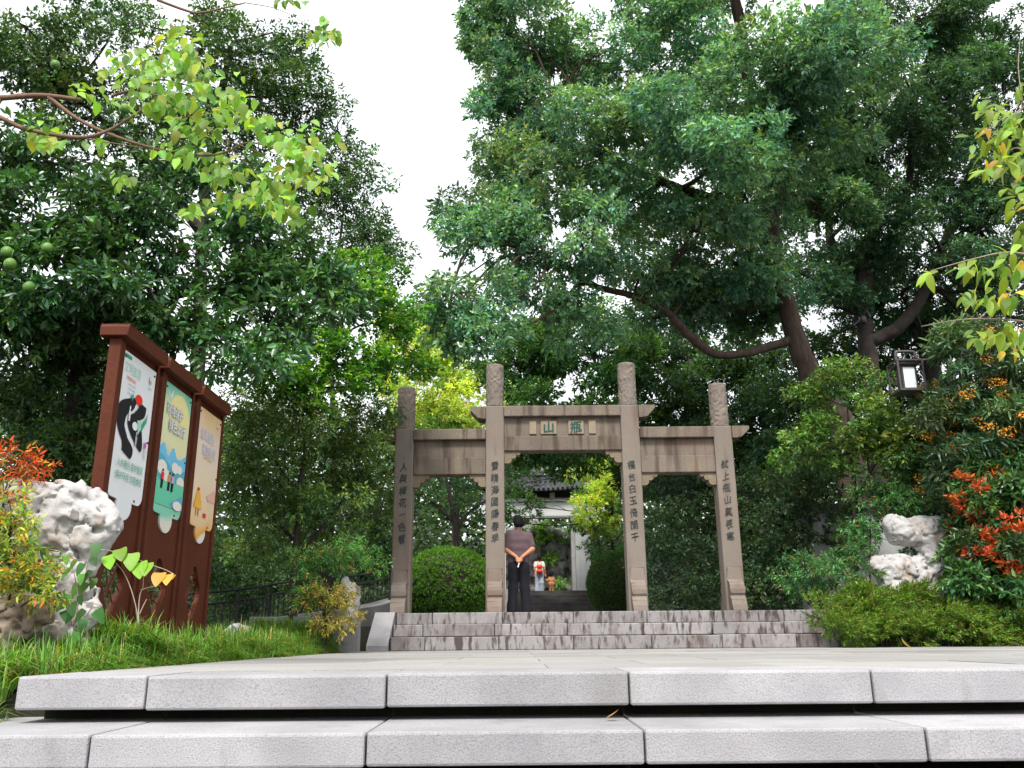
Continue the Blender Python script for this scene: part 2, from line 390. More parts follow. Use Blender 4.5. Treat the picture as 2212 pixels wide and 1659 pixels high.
# gate steps
gs = tag(MB().box(-1.95, 5.6, 14.75, 26.5, .1, PZ - .012).build('gate_steps', M['kerb']), kind='structure')
JX = [at((1500 + q * .7835) / 4, 600, 14.6)[0] for q in (120, 295, 650, 1010, 1385, 1725)]
lev = [(14.60, PZ, .19), (14.26, .395, .19), (13.92, .203, .203)]
for k, (yy, z1, th) in enumerate(lev):
    sh = (0, -.12, -.05)[k]
    xs = [-1.93] + [q + sh for q in JX[1:]] + [JX[-1] + 1.15 + sh, JX[-1] + 2.3 + sh]
    for a, b in zip(xs[:-1], xs[1:]):
        MB().box(a + .004, b - .004, yy + r_.uniform(-.006, .006), yy + .42, z1 - th + (.004 if k < 2 else 0), z1 + r_.uniform(-.004, .004)).build('step_stone', M['stepstone'], gs, bevel=.014)
ck = MB().prism([(13.78, 0), (13.78, .075), (14.55, PZ + .015), (15.2, PZ + .015), (15.2, 0)], 'x', -2.27, -1.945)
ck.build('cheek_stone', M['granite'], gs, bevel=.012)

# far stairs up to the little gatehouse
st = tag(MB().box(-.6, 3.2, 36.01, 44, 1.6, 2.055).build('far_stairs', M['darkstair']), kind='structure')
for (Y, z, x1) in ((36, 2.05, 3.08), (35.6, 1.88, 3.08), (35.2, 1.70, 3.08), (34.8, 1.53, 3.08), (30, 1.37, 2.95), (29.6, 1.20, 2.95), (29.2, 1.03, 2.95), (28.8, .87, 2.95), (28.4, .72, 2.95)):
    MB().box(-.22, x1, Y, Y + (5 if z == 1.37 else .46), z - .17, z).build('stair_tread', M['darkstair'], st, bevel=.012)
for x in (-.62, 2.96):
    MB().prism([(28.2, .4), (28.2, .72), (30.1, 1.46), (34.6, 1.50), (36.2, 2.14), (36.8, 2.14), (36.8, .4)], 'x', x + (.12 if x > 0 else 0), x + .38 + (.12 if x > 0 else 0)).build('stair_kerb', M['kerb'], st)

# ------------------------------------------------------------------ the stone gateway
gate = empty('stone_gateway', (.9, 15.16, PZ), 'weathered four-column stone memorial gateway with carved column tops above the stained steps', 'gateway')
CX = [-1.93, -.315, 2.11, 3.76]; CT = [3.80, 4.205, 4.205, 3.80]; TT = [4.59, 5.01, 5.02, 4.61]
CW, CY = .165, 15.165
INS = ['人與梅花一色看', '雪晴海國陽春早', '樓台白玉倚闌干', '試上瓶山莫畏寒']
# characters' vertical placing as in the photograph
def brush(body, size, seed):
    v, f = text_mesh(body, size)
    r = np.random.default_rng(seed)
    x, y = v[:, 0] / size, v[:, 1] / size
    y = y + .16 * x + .04 * np.sin(5 * x + seed)
    x = x * (.88 + .05 * np.sin(4 * y + seed)) + .05 * np.sin(6 * y + seed * 2)
    v = np.stack([x, y], 1) * size
    return v, f
def drum_stone(x, side, mb):
    """stepped, curled stone that clasps the column foot; side -1 front, +1 back"""
    prof = [(0, 0), (.27, 0), (.255, .10), (.215, .19), (.165, .225), (.15, .25), (.175, .29), (.18, .36), (.165, .43), (.13, .475), (.06, .50), (.035, .52), (.03, .72), (0, .72)]
    y0 = CY + side * CW
    mb.prism([(y0 + side * a, PZ + b) for a, b in prof], 'x', x - .118, x + .118)
for i, x in enumerate(CX):
    mb = MB().box(x - CW, x + CW, CY - CW, CY + CW, PZ - .05, CT[i] - .0)
    col = mb.build('column', M['shaftstone'], gate, bevel=.02)
    drum = MB(); drum_stone(x, -1, drum); drum_stone(x, 1, drum); drum.build('drum_stone', M['shaftstone'], col, bevel=.012)
    # carved round top: cloud scrolls in relief
    n_a, n_z = 56, 62; z0, z1 = CT[i], TT[i]
    A = np.linspace(0, 2 * np.pi, n_a, endpoint=False); Z = np.linspace(z0, z1, n_z)
    aa, zz = np.meshgrid(A, Z, indexing='xy')
    pp = np.stack([np.cos(aa) * 1.4, np.sin(aa) * 1.4, zz * 2.6 + i * 5], -1)
    warp = fbm(pp * 1.6, 3)
    rel = np.sin(warp * 26 + zz * 18) ; rel = np.clip(rel * 1.6, -1, 1)
    edge = np.clip(np.minimum(zz - z0, z1 - zz) / .04, 0, 1)
    rr = .158 + .0065 * rel * edge
    rr[-1] *= .93; rr[0] = .15
    vs = np.stack([x + rr * np.cos(aa), CY + rr * np.sin(aa), zz], -1).reshape(-1, 3)
    fs = []
    for k in range(n_z - 1):
        for j in range(n_a):
            j2 = (j + 1) % n_a; fs.append((k * n_a + j, k * n_a + j2, (k + 1) * n_a + j2, (k + 1) * n_a + j))
    fs.append(tuple((n_z - 1) * n_a + j for j in range(n_a)))
    mesh_obj('carved_top', vs, fs, M['carvedstone'], col, smooth=True)
    zt, zb = (3.10, 1.83)
    for k, ch in enumerate(INS[i]):
        v, f = brush(ch, .165 if ch not in '一' else .14, k * 3 + i); v, f = bold_glyph(v, f, .0035)
        zc = zt - (zt - zb) * k / 6
        xc = x + (.0, .0, .0, .0)[i] + (.0 if i < 2 else -.01)
        mesh_obj('character', np.stack([v[:, 0] * .92 + xc, CY - CW - .006 - v[:, 2], v[:, 1] + zc], 1), f, M['ink'], col)

def bracket(x, sgn, ztop, w=.28, h=.215, y0=15.06, y1=15.27):
    pts = [(0, 0)]
    for (cx, cz, r, a0, a1) in ((.235, -.02, .052, 90, -70), (.155, -.075, .055, 20, -75), (.06, -.145, .07, 15, -90)):
        for a in np.linspace(a0, a1, 7):
            pts.append((cx + r * math.cos(math.radians(a)), min(0, cz + r * math.sin(math.radians(a)))))
    pts.append((0, -.215))
    return MB().prism([(x + sgn * p[0] * w / .28, ztop + p[1] * h / .215) for p in pts], 'y', y0, y1)
def bay(xl, xr, zc0, zc1, zb, zl, panel=True):
    a, b = xl + CW, xr - CW
    MB().box(a + .002, b - .002, 14.955, 15.375, zc0, zc1).build('cap_beam', M['gatestone'], gate, bevel=.015)
    MB().box(a + .002, b - .002, 15.055, 15.275, zb + .001, zc0 - .001).build('name_board', M['gatestone'], gate, bevel=.006)
    MB().box(a + .002, b - .002, 15.02, 15.31, zl, zb).build('lintel', M['gatestone'], gate, bevel=.015)
    bracket(a + .002, 1, zl - .002).build('corner_bracket', M['bracketstone'], gate, bevel=.006)
    bracket(b - .002, -1, zl - .002).build('corner_bracket', M['bracketstone'], gate, bevel=.006)
bay(CX[1], CX[2], 3.997, 4.192, 3.647, 3.379)
bay(CX[0], CX[1], 3.580, 3.775, 3.265, 2.960)
bay(CX[2], CX[3], 3.584, 3.785, 3.270, 2.966)
def wing(x, sgn, z0, z1, ln):
    MB().prism([(x, z0 - .02), (x, z1), (x + sgn * ln, z1), (x + sgn * ln, z1 - .05), (x + sgn * (ln - .14), z0), (x + sgn * (ln - .24), z0 - .02)], 'y', 14.97, 15.36).build('beam_wing', M['gatestone'], gate, bevel=.008)
wing(CX[1] - CW - .002, -1, 3.985, 4.185, .28); wing(CX[2] + CW + .002, 1, 3.99, 4.19, .29)
wing(CX[0] - CW - .002, -1, 3.585, 3.77, .27); wing(CX[3] + CW + .002, 1, 3.60, 3.785, .30)
for (a, b, ch) in ((.305, .431, None), (.508, .795, '山'), (1.004, 1.281, '瓶'), (1.370, 1.499, None)):
    t = MB().box(a, b, 15.028, 15.056, 3.682, 3.928).build('tablet', M['tablet'], gate, bevel=.006)
    if ch:
        v, f = text_mesh(ch, .225); v[:, 1] += .10 * v[:, 0]; v[:, 0] *= .95; v, f = bold_glyph(v, f, .006)
        mesh_obj('character', np.stack([v[:, 0] + (a + b) / 2, 15.022 - v[:, 2], v[:, 1] + 3.805], 1), f, M['greenink'], t)

# ------------------------------------------------------------------ gatehouse at the top of the stairs
gh = empty('gatehouse', (1.16, 39.3, 2.05), 'small white-walled gatehouse with dark curved tile roof seen through the middle bay', 'gatehouse')
MB().box(-1.0, -.35, 38.9, 39.5, 2.0, 5.5).build('door_pier', M['plaster'], gh)
MB().box(2.76, 3.42, 38.7, 39.5, 2.0, 5.45).build('door_pier', M['greyplaster'], gh)
MB().box(2.60, 2.758, 39.0, 39.5, 2.0, 5.45).build('door_jamb', M['kerb'], gh)
MB().box(-1.42, 3.75, 38.95, 39.5, 5.50, 6.14).build('wall', M['plaster'], gh)
MB().box(-1.48, 3.80, 38.88, 39.5, 6.142, 6.20).box(-1.45, 3.78, 38.92, 39.5, 6.201, 6.30).box(-1.42, 3.72, 38.98, 39.5, 5.44, 5.499).build('moulding', M['plaster'], gh)
MB().box(-1.42, 3.75, 39.15, 39.5, 6.302, 6.62).build('frieze_back', M['darkwood'], gh)
for a, b in ((-1.42, -1.22), (-.16, .06), (.62, .83), (1.68, 1.90), (2.62, 2.82), (3.52, 3.77)):
    MB().box(a, b, 38.96, 39.149, 6.302, 6.56).build('frieze_post', M['plaster'], gh)
def roof_sag(x): return .055 * (x - 1.16) ** 2 + .010 * abs(x - 1.16) ** 3
rf = MB(); xs = np.linspace(-1.75, 4.07, 41)
for (ya, za, yb, zb2, t) in ((38.45, 6.62, 39.25, 7.12, .06), (40.05, 6.62, 39.25, 7.12, .06)):
    vs = []; 
    for x in xs:
        s_ = roof_sag(x) * .9
        vs += [(x, ya, za + s_ * .55), (x, yb, zb2 + s_ * .8), (x, yb, zb2 + s_ * .8 - t), (x, ya, za + s_ * .55 - t)]
    fsx = []
    for k in range(len(xs) - 1):
        for j in range(4): fsx.append((k * 4 + j, k * 4 + (j + 1) % 4, k * 4 + 4 + (j + 1) % 4, k * 4 + 4 + j))
    rf.add(vs, fsx)
rfo = rf.build('roof', M['tile'], gh)
for k, x in enumerate(np.linspace(-1.65, 3.97, 27)):
    s_ = roof_sag(x) * .9
    MB().tube([(x, 38.38, 6.64 + s_ * .55), (x, 39.2, 7.15 + s_ * .8)], .055, 7).build('tile_row', M['tile'], rfo, smooth=False)
rd = MB()
for (z0, hh, th) in ((7.08, .14, .16), (7.215, .16, .11), (7.37, .05, .15)):
    vs = []; fsx = []
    for x in xs:
        s_ = roof_sag(x)
        vs += [(x, 39.25 - th, z0 + s_), (x, 39.25 + th, z0 + s_), (x, 39.25 + th, z0 + hh + s_), (x, 39.25 - th, z0 + hh + s_)]
    for k in range(len(xs) - 1):
        for j in range(4): fsx.append((k * 4 + j, k * 4 + (j + 1) % 4, k * 4 + 4 + (j + 1) % 4, k * 4 + 4 + j))
    fsx.append((0, 1, 2, 3)); fsx.append(tuple(len(vs) - 4 + j for j in (3, 2, 1, 0)))
    rd.add(vs, fsx)
rd.build('ridge', M['tile'], rfo)
MB().lathe([(.10, 0), (.22, .04), (.16, .07), (.26, .16), (.29, .26), (.27, .36), (.19, .46), (.09, .55), (.045, .62), (.06, .67), (.02, .72)], (1.16, 39.25, 7.36), 20).build('finial', M['kerb'], rfo, smooth=True)
# garden walls
gw = empty('garden_wall', (5.6, 31, 1.0), 'pale curved garden wall behind the dark shrubs right of the stairs', 'wall')
pts = [dp(1395, 1200, 30), dp(1440, 1200, 28.5), dp(1500, 1200, 27.5), dp(1600, 1200, 26.8)]
P = smooth_path([(p[0], p[1], 0) for p in pts], 5)
wv = []; wf = []
for k, p in enumerate(P):
    wv += [(p[0], p[1], .3), (p[0], p[1], 3.1), (p[0] + .1, p[1] + .3, 3.1), (p[0] + .1, p[1] + .3, .3)]
for k in range(len(P) - 1):
    for j in range(4): wf.append((k * 4 + j, k * 4 + (j + 1) % 4, k * 4 + 4 + (j + 1) % 4, k * 4 + 4 + j))
mesh_obj('wall_face', wv, wf, M['greyplaster'], gw)
wr = empty('ivy_wall', (7.2, 17.3, .5), 'white plastered boundary wall with creeper behind the right-hand rock', 'wall')
MB().box(5.7, 14.0, 17.2, 17.5, .3, 2.6).build('wall_face', M['plaster'], wr)
MB().box(5.65, 14.0, 17.08, 17.62, 2.601, 2.68).build('coping', M['tile'], wr)

# ------------------------------------------------------------------ railing, kerb planter and banner at left
rl = empty('ramp_railing', (-3.4, 16, .6), 'black metal ramp railing behind the grass left of the gateway', 'railing')
RP = [V3(-4.75, 12.6, .80), V3(-4.2, 14, .97), V3(-3.97, 15.5, 1.16), V3(-2.95, 17, 1.38), V3(-2.54, 18, 1.55), V3(-2.1, 19.2, 1.70)]
RS = smooth_path(RP, 5)
MB().tube(RS, .022, 6).build('top_rail', M['iron'], rl); MB().tube(RS - V3(0, 0, .17), .016, 6).build('mid_rail', M['iron'], rl); MB().tube(RS - V3(0, 0, .55), .016, 6).build('bottom_rail', M['iron'], rl)
L_ = np.concatenate([[0], np.cumsum(np.linalg.norm(np.diff(RS, axis=0), axis=1))])
for k, s_ in enumerate(np.arange(.05, L_[-1], .17)):
    p = V3(*[np.interp(s_, L_, RS[:, j]) for j in range(3)])
    if k % 7 == 0: MB().box(p[0] - .022, p[0] + .022, p[1] - .022, p[1] + .022, p[2] - .95, p[2] + .02).build('post', M['iron'], rl)
    else: MB().box(p[0] - .009, p[0] + .009, p[1] - .009, p[1] + .009, p[2] - .55, p[2] - .17).build('baluster', M['iron'], rl)
rk = empty('ramp_kerb', (-3.2, 16, .4), 'grey stone kerb running beneath the black ramp railing', 'kerb')
for a, b in zip(RS[:-1:2], RS[2::2]):
    vs = []
    for p in (a, b):
        for dx, dz in ((-.2, -.60), (.25, -.60), (.25, -1.4), (-.2, -1.4)): vs.append((p[0] + dx, p[1], p[2] + dz))
    MB().add(vs, [(0, 1, 2, 3), (7, 6, 5, 4), (0, 4, 5, 1), (1, 5, 6, 2), (2, 6, 7, 3), (3, 7, 4, 0)]).build('kerb_stone', M['kerb'], rk)
pk = empty('planter_kerb', (-3.2, 13.1, .2), 'low grey stone kerb wall beyond the grass between signboards and steps', 'kerb')
xs = [dp(538, 1340, 13)[0], dp(605, 1340, 13)[0], dp(680, 1340, 13)[0], dp(760, 1340, 13)[0], -2.28]
for a, b in zip(xs[:-1], xs[1:]): MB().box(a + .004, b - .004, 13.0, 13.3, .36, .505).build('kerb_stone', M['kerb'], pk, bevel=.01)
MB().box(xs[0] + .05, xs[-1], 13.06, 13.28, .0, .358).build('kerb_base', M['kerb'], pk)
bn = empty('banner_board', (-3.5, 13.0, .2), 'small blue banner with red and white discs below the low kerb wall', 'banner')
MB().box(xs[0] + .12, xs[1] + .28, 12.985, 13.0, .05, .345).build('board', M['blueboard'], bn)
for k in range(3):
    cx = xs[0] + .30 + .27 * k
    for r, m, yy in ((.10, pcol('banner_red', (.45, .05, .03)), 12.982), (.085, M['white'], 12.979)):
        MB().flat([(cx + r * math.cos(a), .18 + r * math.sin(a)) for a in np.linspace(0, 2 * math.pi, 20, endpoint=False)], 'y', yy).build('disc', m, bn)

# ------------------------------------------------------------------ three brown signboards
def arc(cx, cy, r, a0, a1, n=8, ry=None):
    ry = ry or r
    return [(cx + r * math.cos(math.radians(a)), cy + ry * math.sin(math.radians(a))) for a in np.linspace(a0, a1, n)]
def poster_outline(w, top, bot):
    h = w / 2
    pts = [(-h, top), (-h, bot + .26)]
    pts += arc(-h + .07, bot + .24, .07, 180, 270, 5)[1:]
    pts += arc(0, bot + .13, .15, 165, 360 + 15, 17, .13)
    pts += arc(h - .09, bot + .25, .09, 270, 360, 5)[:]
    pts += [(h, bot + .26), (h, top)]
    return pts
def quatrefoil(cx, cz, w, h):
    pts = []
    for k in range(48):
        a = 2 * math.pi * k / 48
        r = 1 + .13 * math.cos(4 * a)
        pts.append((cx + w * r * math.cos(a), cz + h * r * math.sin(a)))
    return pts
def grad_mat(name, stops, zlo, zhi):
    m = bpy.data.materials.new(name); m.use_nodes = True
    n = m.node_tree.nodes; l = m.node_tree.links; p = n['Principled BSDF']; p.inputs['Roughness'].default_value = .35
    ge = n.new('ShaderNodeNewGeometry'); sx = n.new('ShaderNodeSeparateXYZ'); l.new(ge.outputs['Position'], sx.inputs[0])
    nz = n.new('ShaderNodeTexNoise'); nz.inputs['Scale'].default_value = 3.0; l.new(ge.outputs['Position'], nz.inputs['Vector'])
    ad = n.new('ShaderNodeMath'); ad.operation = 'MULTIPLY_ADD'; ad.inputs[1].default_value = .35; l.new(nz.outputs['Fac'], ad.inputs[0]); l.new(sx.outputs['Z'], ad.inputs[2])
    mr = n.new('ShaderNodeMapRange'); mr.inputs['From Min'].default_value = zlo + .17; mr.inputs['From Max'].default_value = zhi + .17; l.new(ad.outputs[0], mr.inputs['Value'])
    cr = n.new('ShaderNodeValToRGB'); l.new(mr.outputs[0], cr.inputs['Fac'])
    el = cr.color_ramp.elements
    while len(el) < len(stops): el.new(.5)
    for e_, (t, c) in zip(el, stops): e_.position = t; e_.color = (*c, 1)
    l.new(cr.outputs[0], p.inputs['Base Color'])
    return m
ZT, ZB = 2.68, .03
M['print_teal'] = grad_mat('poster_landscape_print', [(0, (.70, .68, .62)), (.10, (.72, .68, .60)), (.17, (.22, .60, .45)), (.30, (.30, .66, .50)), (.42, (.60, .66, .66)), (.50, (.20, .52, .62)), (.62, (.74, .72, .42)), (.85, (.66, .74, .48)), (1.0, (.15, .52, .38))], 1.08, 2.6)
M['print_peach'] = grad_mat('poster_peach_print', [(0, (.70, .70, .72)), (.10, (.72, .70, .70)), (.13, (.78, .36, .04)), (.22, (.78, .55, .32)), (.5, (.80, .66, .48)), (.8, (.78, .66, .55)), (1.0, (.80, .55, .28))], 1.08, 2.6)
SX = -3.36                                     # poster plane; the signs face +X, the plaza
def sign(y0, y1, pm, label, draw):
    s = empty('signboard', (SX, (y0 + y1) / 2, ZB), label, 'signboard', 'brown signboards beside the grass')
    w_ = y1 - y0
    MB().box(SX - .10, SX + .004, y0, y0 + .10, ZB - .2, ZT).build('post', M['brown'], s, bevel=.006)
    MB().box(SX - .10, SX + .0, y1 - .05, y1, ZB - .2, ZT).build('post', M['brown'], s, bevel=.006)
    a, b = y0 + .102, y1 - .052
    yc = (a + b) / 2
    hole = quatrefoil(yc, .655, .19, .245)
    MB().prism([(a, ZB - .2), (b, ZB - .2), (b, ZT), (a, ZT)], 'x', SX - .085, SX - .03, holes=[hole]).build('back_panel', M['brown'], s)
    lat = MB(); rr = random.Random(int(y0 * 10))
    nodes = []
    for k in range(13):
        ang = rr.uniform(0, math.pi); c = (yc + rr.uniform(-.11, .11), .655 + rr.uniform(-.17, .17)); ln = rr.uniform(.09, .2)
        p0 = (SX - .06, c[0] - ln * math.cos(ang), c[1] - ln * math.sin(ang)); p1 = (SX - .06, c[0] + ln * math.cos(ang), c[1] + ln * math.sin(ang))
        lat.tube([p0, p1], .006, 4)
    lat.build('lattice', M['brown'], s)
    MB().prism([(y0 - .055, ZT + .001), (y1 - .045, ZT + .001), (y1 - .045, ZT + .08), (y1 - .062, ZT + .11), (y0 - .04, ZT + .11), (y0 - .055, ZT + .08)], 'x', SX - .16, SX + .075).build('cap', M['brown'], s, bevel=.008)
    pw = b - a - .015
    po = MB().prism([(yc + p[0], p[1]) for p in poster_outline(pw, 2.61, 1.17)], 'x', SX - .029, SX - .012).build('poster', pm, s)
    for (u, z) in ((.45, 2.56), (-.45, 2.56), (.46, 1.92), (.26, 1.36)):
        MB().tube([(SX - .012, yc + u * pw, z), (SX - .004, yc + u * pw, z)], .010, 8).build('bolt', M['iron'], po)
    n_ = [0]; zm = lambda z: 1.64 + (z - 1.285) * .77
    def shape(name, pts, m, lift=None):
        n_[0] += 1
        MB().flat([(yc + p[0] * pw, zm(p[1])) for p in pts], 'x', SX - .0115 + (lift if lift else .0006 * n_[0])).build(name, m, po)
    def words(name, body, u, z, size, m, bold=0.0, sq=1.0):
        n_[0] += 1
        v, f = text_mesh(body, size * .9); z = zm(z)
        if bold: v, f = bold_glyph(v, f, bold)
        else: v = np.concatenate([v, np.zeros((len(v), 1))], 1)
        mesh_obj(name, np.stack([SX - .0115 + .0006 * n_[0] + v[:, 2] * .1, yc + u * pw + v[:, 0] * sq, v[:, 1] + z], 1), f, m, po)
    draw(shape, words)
    return s
def ell(cx, cz, rx, rz, n=20): return [(cx + rx * math.cos(a), cz + rz * math.sin(a)) for a in np.linspace(0, 2 * math.pi, n, endpoint=False)]
def ribbon(pts, wd):
    P = smooth_path([(p[0], p[1], 0) for p in pts], 5)[:, :2]; Wd = np.interp(np.linspace(0, 1, len(P)), np.linspace(0, 1, len(wd)), wd)
    T = nrm(np.gradient(P * [.6, 1], axis=0)); N = np.stack([-T[:, 1] / .6, T[:, 0]], 1)
    return [tuple(q) for q in P + N * Wd[:, None]] + [tuple(q) for q in (P - N * Wd[:, None])[::-1]]
black, redp, greenp, greyp, mag = pcol('print_black', (.012, .010, .016)), pcol('print_red', (.75, .03, .02)), pcol('print_green', (.05, .34, .20)), pcol('print_grey', (.38, .42, .44)), pcol('print_magenta', (.65, .08, .50))
paleg = pcol('print_pale_green', (.38, .62, .50)); mauve = pcol('print_mauve', (.50, .40, .52)); goldp = pcol('print_gold', (.55, .30, .10))
def small_logo(shape, u, z):
    shape('logo', ell(u, z, .045, .035), goldp); shape('logo', ell(u + .005, z + .008, .033, .024), M['white'])
    shape('logo', [(u - .05, z - .02), (u - .03, z - .055), (u + .03, z - .055), (u + .055, z - .02), (u + .03, z - .035), (u - .03, z - .035)], greyp)
def draw_white(shape, words):
    shape('heading_box', [(-.47, 2.47), (-.27, 2.47), (-.27, 2.515), (-.47, 2.515)], greenp)
    words('heading', '文明旅游', -.20, 2.37, .125, paleg, 0, .75)
    words('small_print', '文明旅游 出行', -.22, 2.255, .045, redp, 0, .8)
    for k in range(3): words('small_print', '入乡随俗 文明食宿', -.20, 2.19 - .05 * k, .028, greyp, 0, .8)
    small_logo(shape, .33, 2.40)
    words('small_print', '文明旅游', .33, 2.29, .03, greyp, 0, .7)
    # the ink-brush river with its red sun
    shape('ink_stroke', ribbon([(-.05, 2.055), (-.16, 1.98), (-.36, 1.88), (-.37, 1.70), (-.22, 1.56), (-.12, 1.46), (-.15, 1.40)], [.03, .07, .085, .06, .05, .10, .09]), black)
    shape('ink_stroke', ribbon([(.20, 2.05), (.16, 1.95), (.02, 1.87), (-.02, 1.79), (.10, 1.68), (.22, 1.56), (.26, 1.50)], [.06, .07, .05, .11, .10, .05, .01]), black)
    shape('ink_stroke', ell(.02, 1.76, .08, .05), M['white'])
    shape('red_sun', ell(.05, 2.08, .105, .062), redp)
    shape('leaf_print', [(.16, 1.78), (.32, 1.92), (.36, 1.99), (.34, 1.87), (.22, 1.74)], greenp)
    shape('leaf_print', [(.06, 1.84), (.18, 1.86), (.20, 1.76), (.12, 1.68)], paleg)
    shape('leaf_print', [(-.20, 2.06), (-.13, 2.12), (-.14, 2.02)], greenp)
    shape('figure_print', ell(-.18, 1.93, .02, .03, 10), M['white']); shape('figure_print', [(-.21, 1.90), (-.15, 1.90), (-.16, 1.78), (-.20, 1.78)], M['white'])
    shape('figure_print', ell(.08, 1.68, .02, .03, 10), greyp); shape('figure_print', [(.05, 1.65), (.11, 1.65), (.10, 1.54), (.06, 1.54)], greyp)
    shape('figure_print', ell(.37, 1.60, .03, .045, 10), mag); shape('figure_print', [(.345, 1.555), (.355, 1.43), (.365, 1.43), (.36, 1.555)], greyp); shape('figure_print', [(.385, 1.555), (.38, 1.43), (.39, 1.43), (.40, 1.555)], greyp)
    words('slogan', '入乡随俗 爱护景观', .0, 1.285, .088, greenp, .0, .80)
    words('slogan', '保护环境 文明食宿', .0, 1.145, .088, greenp, .0, .80)
tealp, bluep, greenb, yel, cream = pcol('print_teal_hill', (.10, .38, .50)), pcol('print_sky_blue', (.16, .50, .72)), pcol('print_meadow', (.14, .55, .36)), pcol('print_sun_yellow', (.80, .72, .32)), pcol('print_cream', (.76, .72, .66))
def hills(z, amp, seed, lo):
    r = np.random.default_rng(seed); u = np.linspace(-.497, .497, 18)
    zz = z + amp * (np.interp(u, np.linspace(-.5, .5, 7), r.random(7)) - .5)
    return [(-.497, lo)] + list(zip(u, zz)) + [(.497, lo)]
def draw_teal(shape, words):
    shape('sun_print', ell(.08, 2.22, .36, .26, 28), yel)
    shape('bird_print', [(-.44, 2.46), (-.28, 2.40), (-.18, 2.52), (-.24, 2.36)], M['white'])
    shape('hill_print', hills(1.68, .24, 1, 1.36), bluep); shape('hill_print', hills(1.55, .22, 5, 1.30), tealp)
    for (u, z, r) in ((-.33, 1.46, .17), (-.16, 1.38, .14), (.36, 1.36, .14), (.12, 1.52, .13), (.28, 1.52, .10)): shape('cloud_print', ell(u, z, r, r * .55), cream)
    shape('meadow_print', hills(1.30, .08, 9, 1.00), greenb)
    shape('meadow_print', [(.02, 1.05), (.45, 1.20), (.497, 1.12), (.497, 1.02), (.1, 1.0)], tealp)
    for (u, c) in ((-.30, redp), (-.06, goldp), (.06, mauve)):
        shape('figure_print', ell(u, 1.425, .026, .020, 10), black); shape('figure_print', [(u - .05, 1.40), (u + .05, 1.40), (u + .04, 1.31), (u - .05, 1.31)], c); shape('figure_print', [(u - .045, 1.31), (u + .035, 1.31), (u + .02, 1.20), (u - .05, 1.20)], black)
    shape('cloud_print', ell(.30, 1.05, .17, .06), cream)
    for body, u, z in (('环境保护', -.10, 2.22), ('绿色出行', .02, 2.03)):
        words('slogan_shadow', body, u, z - .006, .152, greyp, .004, .78); words('slogan', body, u, z, .145, M['white'], .0, .80)
def draw_peach(shape, words):
    small_logo(shape, .33, 2.42)
    for body, u, z in (('源头治理', -.08, 2.19), ('规范养犬', .04, 1.98)):
        words('slogan_shadow', body, u, z - .006, .150, mauve, .004, .78); words('slogan', body, u, z, .143, M['white'], .0, .80)
    words('small_print', '文明养犬 从我做起', .0, 1.86, .035, goldp)
    shape('cloud_print', [(.49, 1.50), (.30, 1.42), (.10, 1.34), (.2, 1.28), (.49, 1.30)], pcol('print_rose', (.72, .42, .34)))
    shape('figure_print', ell(-.25, 1.40, .05, .028, 12), redp); shape('figure_print', [(-.30, 1.38), (-.18, 1.38), (-.06, 1.14), (-.40, 1.14)], pcol('print_orange', (.80, .42, .06)))
    shape('figure_print', [(-.30, 1.14), (-.26, 1.14), (-.27, 1.03), (-.30, 1.03)], goldp); shape('figure_print', [(-.20, 1.14), (-.16, 1.14), (-.18, 1.03), (-.21, 1.03)], goldp)
    shape('figure_print', [(.02, 1.10), (.14, 1.10), (.14, 1.04), (.02, 1.04)], redp)
sign(6.98, 7.84, M['white'], 'brown signboard nearest the camera with white poster of black ink swirl and red sun', draw_white)
sign(7.915, 8.78, M['print_teal'], 'middle brown signboard with teal and yellow landscape poster', draw_teal)
sign(8.86, 9.74, M['print_peach'], 'brown signboard farthest from the camera with peach coloured poster', draw_peach)

# ------------------------------------------------------------------ limestone rocks
def rock(name, label, spheres, holes, h, m, group=None, amp=.07, seed=0, nscale=3.0, k=.08, parent=None):
    S = np.array([s[:3] for s in spheres]); R = np.array([s[3] for s in spheres])
    lo = (S - R[:, None]).min(0) - .12; hi = (S + R[:, None]).max(0) + .12
    n = np.ceil((hi - lo) / h).astype(int) + 1
    g = np.stack(np.meshgrid(*[lo[i] + h * np.arange(n[i]) for i in range(3)], indexing='ij'), -1)
    d = np.full(g.shape[:3], 9.0)
    for s in spheres:
        fl = s[4] if len(s) > 4 else 1.0
        e = (g - np.array(s[:3])) * [1, 1 / fl, 1]
        q = np.linalg.norm(e, axis=-1) - s[3]
        t = np.clip(.5 + .5 * (d - q) / k, 0, 1); d = d * (1 - t) + q * t - k * t * (1 - t)
    wq = g + .06 * np.stack([fbm(g * nscale + 3 + seed, 2), fbm(g * nscale + 31 + seed, 2), fbm(g * nscale + 57 + seed, 2)], -1)
    rid = 1 - np.abs(fbm(wq * nscale * 1.6 + seed + 9, 4) - .5) * 4          # sharp creases and hollows, as solution-worn limestone has
    d = d + amp * (fbm(g * nscale + seed, 4) - .5) * 2.2 + amp * .95 * np.clip(rid, 0, 1) ** 4 + amp * .5 * (fbm(g * nscale * 5 + seed, 3) - .5) * 2 - amp * .15
    for s in holes:
        q = np.linalg.norm((g - np.array(s[:3])) * [1, .35, 1], axis=-1) - s[3]
        t = np.clip(.5 - .5 * (d + q) / .03, 0, 1); d = d * (1 - t) - q * t + .03 * t * (1 - t)
    v, f = surface_nets(d, lo, h)
    zmin = v[:, 2].min(); base = V3(v[:, 0].mean(), v[:, 1].mean(), zmin)
    o = mesh_obj(name, v - base, f, m, smooth=True); o.location = base
    return tag(o, label, 'rock', group)
def P8(x, y, Y): return at((3400 + x * .3917) / 4, (2000 + y * .3917) / 4, Y)
def sph(p, r, fl=1.0): return (p[0], p[1], p[2], r, fl)
Yr = 14.4; mpp = .0979 * Yr / 897
